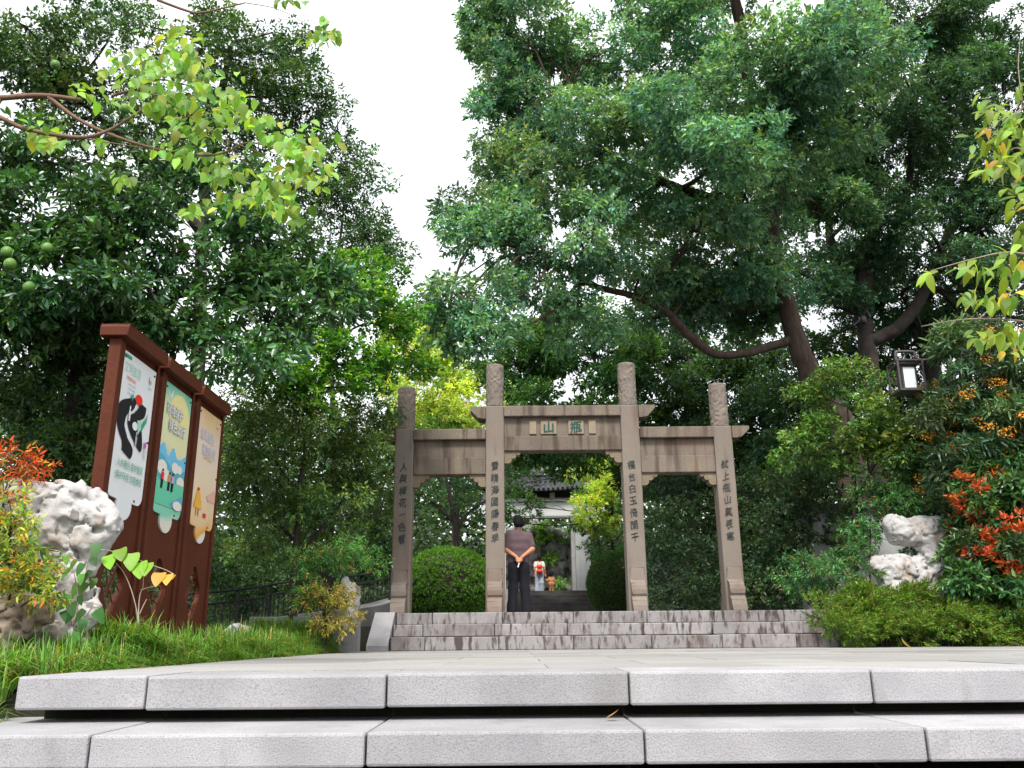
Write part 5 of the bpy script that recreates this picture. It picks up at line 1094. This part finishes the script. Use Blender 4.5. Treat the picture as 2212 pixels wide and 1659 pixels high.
# grass: arching tufts
def grass(tufts):
    V, F, C = [], [], []
    nv = 0
    for (x, y, z, nb, ln, lean) in tufts:
        a = rng.random(nb) * 6.283; l = ln * (.65 + .6 * rng.random(nb)); out = .35 + .55 * rng.random(nb)
        dx = np.cos(a) * out + lean[0]; dy = np.sin(a) * out + lean[1]
        b = np.stack([x + .03 * rng.normal(size=nb), y + .03 * rng.normal(size=nb), np.full(nb, z)], 1)
        d = np.stack([dx, dy, np.zeros(nb)], 1); side = nrm(np.stack([-dy, dx, np.zeros(nb)], 1)); w_ = .0035 + .002 * rng.random(nb)
        pts = []
        for t, ww in ((0, 1), (.35, .95), (.7, .7), (1, .08)):
            h = l * (t * 1.05 - .72 * t * t * np.minimum(1.15, np.hypot(dx, dy) + .25)); p = b + d * (l * (t ** 1.5) * .8)[:, None]; p[:, 2] += h
            pts += [p + side * (w_ * ww)[:, None], p - side * (w_ * ww)[:, None]]
        vs = np.stack(pts, 1); V.append(vs.reshape(-1, 3))
        fq = np.array([[0, 1, 3, 2], [2, 3, 5, 4], [4, 5, 7, 6]])
        F.append((fq[None] + (nv + np.arange(nb) * 8)[:, None, None]).reshape(-1, 4)); nv += nb * 8
        c = palette(nb, [(.10, .24, .03, 3), (.16, .33, .045, 3), (.06, .15, .025, 2), (.34, .30, .09, 1.1)]); C.append(np.repeat(c, 8, 0))
    V = np.concatenate(V); F = np.concatenate(F); C = np.concatenate(C)
    o = mesh_obj('grass', V, F, M['grass']); at_ = o.data.attributes.new('tint', 'FLOAT_COLOR', 'POINT')
    at_.data.foreach_set('color', np.concatenate([C, np.ones((len(C), 1))], 1).astype(np.float32).ravel())
    return tag(o, 'arching green lilyturf grass along the left edge of the plaza', 'grass', kind='stuff')
tufts = []
for k in range(330):
    yy = rng.uniform(5.0, 13.6) ; x = PLX0 - .10 - abs(rng.normal()) * .35 - .02
    tufts.append((x, yy, float(ground_h(x, yy)) - .01, 44, .30 + .10 * rng.random(), (.30, .05)))
for k in range(120):
    x = rng.uniform(-4.2, PLX0 - .15); yy = rng.uniform(9.5, 12.9); tufts.append((x, yy, float(ground_h(x, yy)), 36, .34, (.2, 0)))
c = dp(275, 1400, 6.6)
for k in range(16): tufts.append((c[0] + rng.normal() * .07, c[1] + rng.normal() * .1, .05, 70, .44, (.08, -.1)))
for k in range(70):
    x = rng.uniform(-3.6, PLX0 - .10); yy = rng.uniform(3.6, 5.0); tufts.append((x, yy, float(ground_h(x, yy)), 44, .30, (.22, 0)))
for k in range(40):
    x = rng.uniform(4.5, 9); yy = rng.uniform(14.2, 15.4); tufts.append((x, yy, float(ground_h(x, yy)), 30, .3, (0, 0)))
grass(tufts)

# ------------------------------------------------------------------ fruit
pom = [o for o in bpy.data.objects if o.name == 'pomelo_tree'][0]
for (x, y, Y, r) in ((15, 545, 8.3, .062), (22, 571, 8.25, .064), (102, 536, 8.3, .058), (63, 621, 8.3, .062), (120, 140, 8.8, .055), (270, 235, 8.6, .06), (345, 246, 8.7, .055), (485, 350, 8.7, .06), (70, 316, 8.5, .055), (455, 462, 8.7, .05)):
    p = dp(x, y, Y)
    f = MB().lathe([(.12 * r, -.98 * r), (.55 * r, -.86 * r), (.85 * r, -.52 * r), (.99 * r, -.05 * r), (.93 * r, .4 * r), (.68 * r, .78 * r), (.36 * r, 1.0 * r), (.12 * r, 1.1 * r)], p, 18).tube([p + V3(0, 0, 1.05 * r), p + V3(.01, 0, r * 2.6)], .004, 5).build('fruit', M['fruit'], pom, smooth=True)

# ------------------------------------------------------------------ lantern on its pole
LS = 14.0 / 9.5
cL = at(912, 374, 14.0)
lt = empty('garden_lantern', (cL[0] + .765, 14.2, 0), 'bronze box lantern hanging from a curved pole arm above the right-hand shrubs', 'lantern')
hx, hz, dpt = .155 * LS, .185 * LS, .29 * LS
x0, x1, z0, z1, ya, yb = cL[0] - hx, cL[0] + hx, cL[2] - hz, cL[2] + hz, 14.0, 14.0 + dpt
fr = MB()
for (yy0, yy1) in ((ya, ya + .036), (yb - .036, yb)):
    for (xx0, xx1) in ((x0, x0 + .036), (x1 - .036, x1)): fr.box(xx0, xx1, yy0, yy1, z0 + .03, z1 - .03)
    fr.box(x0, x1, yy0, yy1, z1 - .029, z1)
fr.box(x0, x0 + .036, ya + .037, yb - .037, z1 - .028, z1 - .001).box(x1 - .036, x1, ya + .037, yb - .037, z1 - .028, z1 - .001)
fr.build('frame', M['bronze'], lt, bevel=.006)
MB().box(x0, x1, ya, yb, z0 - .012, z0 + .029).build('base_plate', M['bronze'], lt, bevel=.006)
MB().box(x0 + .037, x1 - .037, ya + .04, yb - .04, z1 - .075, z1 - .03).build('lamp_head', M['bronze'], lt)
MB().box(cL[0] - .125, cL[0] + .125, ya + .10, yb - .10, z0 + .0295, z1 - .0755).build('light_case', M['bronze'], lt)
MB().box(cL[0] - .098, cL[0] + .098, ya + .092, ya + .0995, z0 + .06, z1 - .12).build('glass_panel', M['lampglass'], lt, bevel=.003)
yc = (ya + yb) / 2
arm = smooth_path([(cL[0] + LS * a, yc, z1 + LS * b) for a, b in ((-.09, 0), (-.09, .10), (-.085, .128), (-.06, .135), (.09, .135), (.13, .12), (.145, .06), (.19, .03), (.30, .03), (.52, .03))], 5)
MB().tube(arm, .028, 8).build('arm', M['bronze'], lt, smooth=True)
MB().tube([(cL[0] + .765, yc, -.1), (cL[0] + .765, yc, z1 + .06)], [.055, .04], 10).build('pole', M['bronze'], lt, smooth=True)
# security camera on the trunk
sp = dp(1864, 692, 22.4)
scm = empty('security_camera', sp, 'small grey dome camera fixed to the dark trunk left of the lantern', 'camera')
MB().lathe([(.06, -.10), (.09, -.04), (.10, .02), (.10, .10), (.06, .12)], sp, 14).build('housing', M['bronze'], scm, smooth=True)
MB().box(sp[0] - .02, sp[0] + .02, sp[1] + .08, sp[1] + .6, sp[2] + .05, sp[2] + .09).build('bracket', M['iron'], scm)

# ------------------------------------------------------------------ people
def sdf_person(prims, h, kk=.045):
    pts = np.array([p[i] for p in prims for i in (0, 1)]); rmax = max(max(p[2], p[3]) for p in prims)
    lo = pts.min(0) - rmax - .04; hi = pts.max(0) + rmax + .04
    n = np.ceil((hi - lo) / h).astype(int) + 1
    ax = [lo[i] + h * np.arange(n[i]) for i in range(3)]
    d = np.full(n, .5)
    for p in prims:
        a, b, r0, r1 = np.array(p[0], float), np.array(p[1], float), p[2], p[3]; fl = p[4] if len(p) > 4 else 1.0; k = p[5] if len(p) > 5 else kk
        R = max(r0, r1) * max(1, fl) + k + .02
        s0 = [max(0, int((min(a[i], b[i]) - R - lo[i]) / h)) for i in range(3)]; s1 = [min(n[i], int((max(a[i], b[i]) + R - lo[i]) / h) + 2) for i in range(3)]
        sl = tuple(slice(s0[i], s1[i]) for i in range(3))
        g = np.stack(np.meshgrid(*[ax[i][s0[i]:s1[i]] for i in range(3)], indexing='ij'), -1)
        ab = b - a; L2 = max(1e-9, ab @ ab); t = np.clip(((g - a) @ ab) / L2, 0, 1)
        e = (g - (a + t[..., None] * ab)) * [1, 1 / fl, 1]
        q = np.linalg.norm(e, axis=-1) - (r0 + (r1 - r0) * t)
        o = d[sl]; m = np.clip(.5 + .5 * (o - q) / k, 0, 1); d[sl] = o * (1 - m) + q * m - k * m * (1 - m)
    return surface_nets(d, lo, h)
def person(label, loc, rz, scale, parts, name='person'):
    root = empty(name, loc, label, 'person')
    c, s_ = math.cos(rz), math.sin(rz); out = {}
    for nm, prims, h, m in parts:
        v, f = sdf_person(prims, h)
        v = v * scale; v = np.stack([c * v[:, 0] - s_ * v[:, 1], s_ * v[:, 0] + c * v[:, 1], v[:, 2]], 1)
        out[nm] = mesh_obj(nm, v, f, m, root, smooth=True, local=True)
    return root, out
def head_prims(z, turn=0.0, r=.082):
    c, s_ = math.cos(turn), math.sin(turn)
    def R(x, y, dz): return (c * x - s_ * y, s_ * x + c * y, z + dz)
    return [(R(0, -.005, .035), R(0, .005, .02), r * 1.0, r * .98, 1.12), (R(0, .02, -.03), R(0, .035, -.085), .066, .045), (R(0, .095, .0), R(0, .112, -.03), .010, .014, 1, .012), (R(-.03, .09, -.068), R(.03, .09, -.068), .009, .009, 1, .01), (R(-.082, -.005, .01), R(-.084, -.005, -.025), .012, .010, 1.4, .008), (R(.082, -.005, .01), R(.084, -.005, -.025), .012, .010, 1.4, .008), (R(-.032, .082, .012), R(-.03, .083, .012), .013, .013, 1, .006), (R(.03, .083, .012), R(.032, .082, .012), .013, .013, 1, .006)]
def hair_prims(z, turn=0.0):
    c, s_ = math.cos(turn), math.sin(turn)
    def R(x, y, dz): return (c * x - s_ * y, s_ * x + c * y, z + dz)
    return [(R(0, -.012, .052), R(0, .0, .052), .089, .089, 1.12), (R(-.02, -.04, -.01), R(.02, -.04, -.01), .072, .072), (R(-.03, -.058, -.025), R(.03, -.058, -.025), .036, .036), (R(-.02, .04, .10), R(.03, .04, .10), .05, .05), (R(-.074, -.02, .02), R(-.07, -.03, -.02), .02, .016), (R(.074, -.02, .02), R(.07, -.03, -.02), .02, .016)]
# standing man, hands clasped behind his back
sh, el_l, el_r, wl, wr_ = .205, (-.225, -.045, 1.12), (.245, -.045, 1.13), (-.05, -.185, .985), (.06, -.175, .985)
man_body = head_prims(1.605, .35) + [((0, -.005, 1.40), (0, .0, 1.54), .062, .056), ((-.17, -.01, 1.395), (.17, -.01, 1.395), .055, .055), ((-.08, 0, 1.28), (.08, 0, 1.28), .095, .095), ((-.06, 0, 1.05), (.06, 0, 1.05), .09, .09), ((-.07, 0, .92), (.07, 0, .92), .09, .09),
    ((-sh, -.01, 1.375), el_l, .052, .042), (el_l, wl, .043, .027), ((sh, -.01, 1.375), el_r, .052, .042), (el_r, wr_, .043, .027),
    ((-.09, 0, .88), (-.10, .01, .48), .085, .055), ((-.10, .01, .48), (-.11, -.02, .08), .052, .04), ((.09, 0, .88), (.10, .01, .48), .085, .055), ((.10, .01, .48), (.12, -.02, .08), .052, .04)]
def hand(w, tip, side):
    w = np.array(w); tip = np.array(tip); d = nrm(tip - w); pr = []
    sx_ = V3(side, 0, 0); palm = w + d * .055
    pr.append((tuple(w), tuple(palm), .026, .030, .7, .012))
    for j, (o_, l_) in enumerate(((-.028, .058), (-.010, .068), (.009, .064), (.026, .050))):
        b = palm + V3(o_, -.004, -.008); m_ = b + d * l_ * .55 + V3(0, -.006, 0); e = m_ + d * l_ * .45 + V3(-.012 * side, .012, 0)
        pr += [(tuple(b), tuple(m_), .0105, .0095, 1, .006), (tuple(m_), tuple(e), .0095, .008, 1, .006)]
    t0 = w + d * .02 + sx_ * .024; t1 = t0 + d * .03 + sx_ * .018; t2 = t1 + d * .028 + sx_ * .002
    pr += [(tuple(t0), tuple(t1), .013, .011, 1, .01), (tuple(t1), tuple(t2), .011, .009, 1, .006)]
    return pr
man_body += hand(wl, (.02, -.215, .86), 1) + hand(wr_, (-.01, -.19, .87), -1)
man_shirt = [((-.15, -.01, 1.385), (.15, -.01, 1.385), .068, .068), ((-.13, 0, 1.30), (.13, 0, 1.30), .115, .115, .95), ((-.11, .0, 1.16), (.11, .0, 1.16), .115, .115, .95), ((-.09, .01, 1.02), (.09, .01, 1.02), .112, .112, 1.0), ((-.085, .01, .93), (.085, .01, .93), .108, .108, 1.05), ((0, -.005, 1.40), (0, -.005, 1.455), .085, .072), ((-.19, -.012, 1.365), (-.226, -.035, 1.19), .072, .066), ((.19, -.012, 1.365), (.238, -.035, 1.20), .072, .066)]
man_tr = [((-.07, .005, .90), (.07, .005, .90), .108, .108, 1.0), ((-.075, .0, .80), (.075, .0, .80), .11, .11), ((-.09, 0, .80), (-.105, .01, .45), .10, .082), ((-.105, .01, .45), (-.125, -.02, .06), .082, .088), ((.09, 0, .80), (.105, .01, .45), .10, .082), ((.105, .01, .45), (.135, -.02, .06), .082, .088)]
mloc = at(518.6, 564, 15.75); mloc[2] = PZ
man, mp = person('man in grey-purple shirt and dark trousers standing with hands clasped behind his back', mloc, .03, 1.0, [('body', man_body, .0096, M['skin']), ('shirt', man_shirt, .012, M['shirt']), ('trousers', man_tr, .012, M['trousers']), ('hair', hair_prims(1.605, .35), .008, M['hair'])])
for sx_ in (-1, 1):
    v, f = sdf_person([((sx_ * .12, -.05, .045), (sx_ * .13, .14, .035), .048, .042)], .012); mesh_obj('shoe', v, f, M['shoe'], man, smooth=True, local=True)
ps = MB().box(-.012, .012, -.002, .002, -.05, .03).build('paper_slip', M['white']); ps.location = (mloc[0] + .0, mloc[1] - .215, PZ + .845); ps.rotation_euler = (.3, .3, 0)
tag(ps, 'small white slip held behind the back by the standing man', 'paper')
# woman with the red backpack
hz_ = 1.47
wb = head_prims(hz_, 0, .078) + [((0, 0, 1.28), (0, 0, 1.40), .05, .046), ((-.13, 0, 1.26), (.13, 0, 1.26), .05, .05), ((-.06, 0, 1.1), (.06, 0, 1.1), .09, .09), ((-.06, 0, .92), (.06, 0, .92), .10, .10), ((-.165, 0, 1.25), (-.205, -.02, 1.0), .042, .034), ((-.205, -.02, 1.0), (-.20, .04, .80), .034, .024), ((.165, 0, 1.25), (.22, -.02, 1.01), .042, .034), ((.22, -.02, 1.01), (.24, .02, .80), .034, .024), ((-.08, 0, .84), (-.09, .02, .45), .085, .05), ((-.09, .02, .45), (-.10, -.03, .06), .05, .035), ((.08, 0, .84), (.085, -.02, .45), .085, .05), ((.085, -.02, .45), (.09, .05, .08), .05, .035)]
wb += hand((-.20, .04, .80), (-.20, .06, .70), 1) + hand((.24, .02, .80), (.27, .03, .70), -1)
ws = [((-.12, 0, 1.25), (.12, 0, 1.25), .062, .062), ((-.08, 0, 1.12), (.08, 0, 1.12), .105, .105), ((-.07, 0, .94), (.07, 0, .94), .11, .11), ((-.16, 0, 1.24), (-.19, -.01, 1.11), .064, .06), ((.16, 0, 1.24), (.20, -.01, 1.11), .064, .06)]
wt_ = [((-.06, 0, .86), (.06, 0, .86), .112, .112), ((-.085, 0, .80), (-.10, .02, .42), .105, .085), ((-.10, .02, .42), (-.11, -.03, .05), .085, .10), ((.085, 0, .80), (.095, -.02, .42), .105, .085), ((.095, -.02, .42), (.10, .04, .06), .085, .10)]
wl_ = at(*[(1980 + 690 * .2592) / 4, 590], 38); wl_[2] = 2.055
wo_, wp_ = person('woman in white shirt and pale jeans wearing a red backpack on the far stairs', wl_, 0, 1.02, [('body', wb, .011, M['skin']), ('shirt', ws, .016, M['whitecloth']), ('trousers', wt_, .016, M['jeans']), ('hair', hair_prims(hz_) + [((0, -.06, hz_ - .02), (0, -.07, hz_ - .14), .05, .02)], .012, M['hair'])])
for sx_ in (-1, 1):
    v, f = sdf_person([((sx_ * .105, -.07, .04), (sx_ * .11, .12, .035), .042, .036)], .014); mesh_obj('shoe', v, f, M['whitecloth'], wo_, smooth=True, local=True)
bp = empty('backpack', (wl_[0], wl_[1] - .17, wl_[2] + .9), 'bright red backpack worn by the woman on the far stairs', 'backpack')
v, f = sdf_person([((-.05, -.02, .0), (.05, -.02, .0), .10, .10, .75), ((-.045, -.02, .22), (.045, -.02, .22), .085, .085, .75), ((-.05, -.09, .02), (.05, -.09, .02), .05, .05, .6)], .014); mesh_obj('bag', v, f, M['red'], bp, smooth=True, local=True)
for sx_ in (-1, 1): MB().tube([(sx_ * .06, .04, .26), (sx_ * .085, .10, .39), (sx_ * .095, .22, .40), (sx_ * .10, .29, .30)], .016, 6).build('strap', M['red'], bp, local=True)
# child
hz_ = .80
cb_ = [(tuple(np.array(p[0]) * 1), tuple(np.array(p[1]) * 1), *p[2:]) for p in head_prims(hz_, 0, .074)] + [((0, 0, .66), (0, 0, .74), .036, .034), ((-.08, 0, .64), (.08, 0, .64), .036, .036), ((-.03, 0, .52), (.03, 0, .52), .07, .07), ((-.03, 0, .42), (.03, 0, .42), .07, .07), ((-.10, 0, .63), (-.17, -.01, .53), .028, .024), ((-.17, -.01, .53), (-.235, .01, .58), .024, .018), ((.10, 0, .63), (.14, 0, .50), .028, .024), ((.14, 0, .50), (.145, .04, .38), .024, .018), ((-.05, 0, .38), (-.055, .01, .2), .055, .038), ((-.055, .01, .2), (-.06, -.01, .04), .036, .028), ((.05, 0, .38), (.055, .01, .2), .055, .038), ((.055, .01, .2), (.06, -.01, .04), .036, .028)]
cs_ = [((-.075, 0, .635), (.075, 0, .635), .046, .046), ((-.05, 0, .54), (.05, 0, .54), .082, .082), ((-.05, 0, .40), (.05, 0, .40), .09, .09), ((-.10, 0, .63), (-.14, -.005, .57), .044, .04), ((.10, 0, .63), (.13, 0, .55), .044, .04)]
ct_ = [((-.04, 0, .37), (.04, 0, .37), .08, .08), ((-.05, 0, .34), (-.055, .01, .2), .066, .055), ((.05, 0, .34), (.055, .01, .2), .066, .055)]
cl_ = at((1980 + 872 * .2592) / 4, 590, 38); cl_[2] = 2.055
ch_, cp_ = person('small child in orange printed shirt beside the woman on the far stairs', cl_, 0, 1.0, [('body', cb_, .010, M['skin']), ('shirt', cs_, .014, M['orangecloth']), ('trousers', ct_, .014, M['browncloth']), ('hair', hair_prims(hz_), .012, M['hair'])])
for sx_ in (-1, 1):
    v, f = sdf_person([((sx_ * .06, -.04, .03), (sx_ * .065, .06, .028), .034, .03)], .012); mesh_obj('shoe', v, f, M['whitecloth'], ch_, smooth=True, local=True)

# ------------------------------------------------------------------ ivy in the doorway, fallen leaves
T('rockery_ivy', 'bright green climber hanging over the rockery in the gatehouse doorway', 'ivy', [(1150, 1150, 41, .5), (1190, 1170, 41, .55), (1230, 1150, 41, .5), (1180, 1200, 40.9, .4), (1210, 1260, 40.8, .3), (1160, 1120, 41.2, .5), (1240, 1110, 41.2, .5), (1250, 1260, 40.7, .25)], [],
  [(.07, .17, .03, 3), (.10, .22, .035, 2)], leaf=(.13, .07), K=6, Ls=.15, nsub=16, subr=.25, nspr=16)
T('courtyard_tree', 'small leafy branches crossing the white gatehouse wall', 'tree', [(1120, 1085, 33, .5, .7), (1100, 1120, 33, .45, .6), (1150, 1095, 33, .35, .6, .7), (1260, 1080, 34, .5), (1290, 1130, 33.5, .6), (1270, 1190, 33, .5), (1310, 1090, 34, .6), (1110, 1050, 33.4, .4), (1330, 1180, 31, .6), (1240, 1130, 34, .35)],
  [[(1300, 1260, 33, .06), (1295, 1180, 33, .05), (1270, 1110, 33.5, .03), (1250, 1070, 33.8, .015)]], [(.04, .11, .03, 3), (.06, .15, .035, 2), (.03, .07, .025, 1)], leaf=(.12, .055), K=6, Ls=.16, nsub=14, subr=.28, nspr=20)
yl = flat_leaf('fallen_leaf_yellow', (.62, .50, .10), .2); bl = flat_leaf('fallen_leaf_brown', (.30, .16, .05), .15)
for (p, me, lab, dr_) in ((dp(1968, 1404, 11.6), leaf_proto('dry_leaf', .17, .07, m=yl, curl=-.5), 'curled yellow fallen leaf on the plaza before the juniper hedge', (-.9, -.3, .25)),
                     (np.array([at(606, 714, 4.3)[0], 4.3, z2 + .012]), leaf_proto('dry_leaf', .075, .05, m=bl, curl=-.3), 'brown fallen leaf caught in the gap between the front steps', (.8, -.4, .25)),
                     (np.array([at(345, 652, 13.2)[0], 13.2, .015]), leaf_proto('dry_leaf', .14, .05, m=bl, curl=-.2), 'small dry leaf on the plaza near the grass by the steps', (1, .2, .1))):
    o = bpy.data.objects.new('fallen_leaf', me); COL.objects.link(o)
    D = nrm(np.array(dr_)); N = V3(0, -.2, 1); S = nrm(np.cross(D, N)); N = np.cross(S, D)
    p = np.array(p); p[2] = max(p[2], .012) if p[1] > 5 else p[2]
    o.matrix_world = Matrix(((S[0], D[0], N[0], p[0]), (S[1], D[1], N[1], p[1]), (S[2], D[2], N[2], p[2]), (0, 0, 0, 1)))
    tag(o, lab, 'leaf')
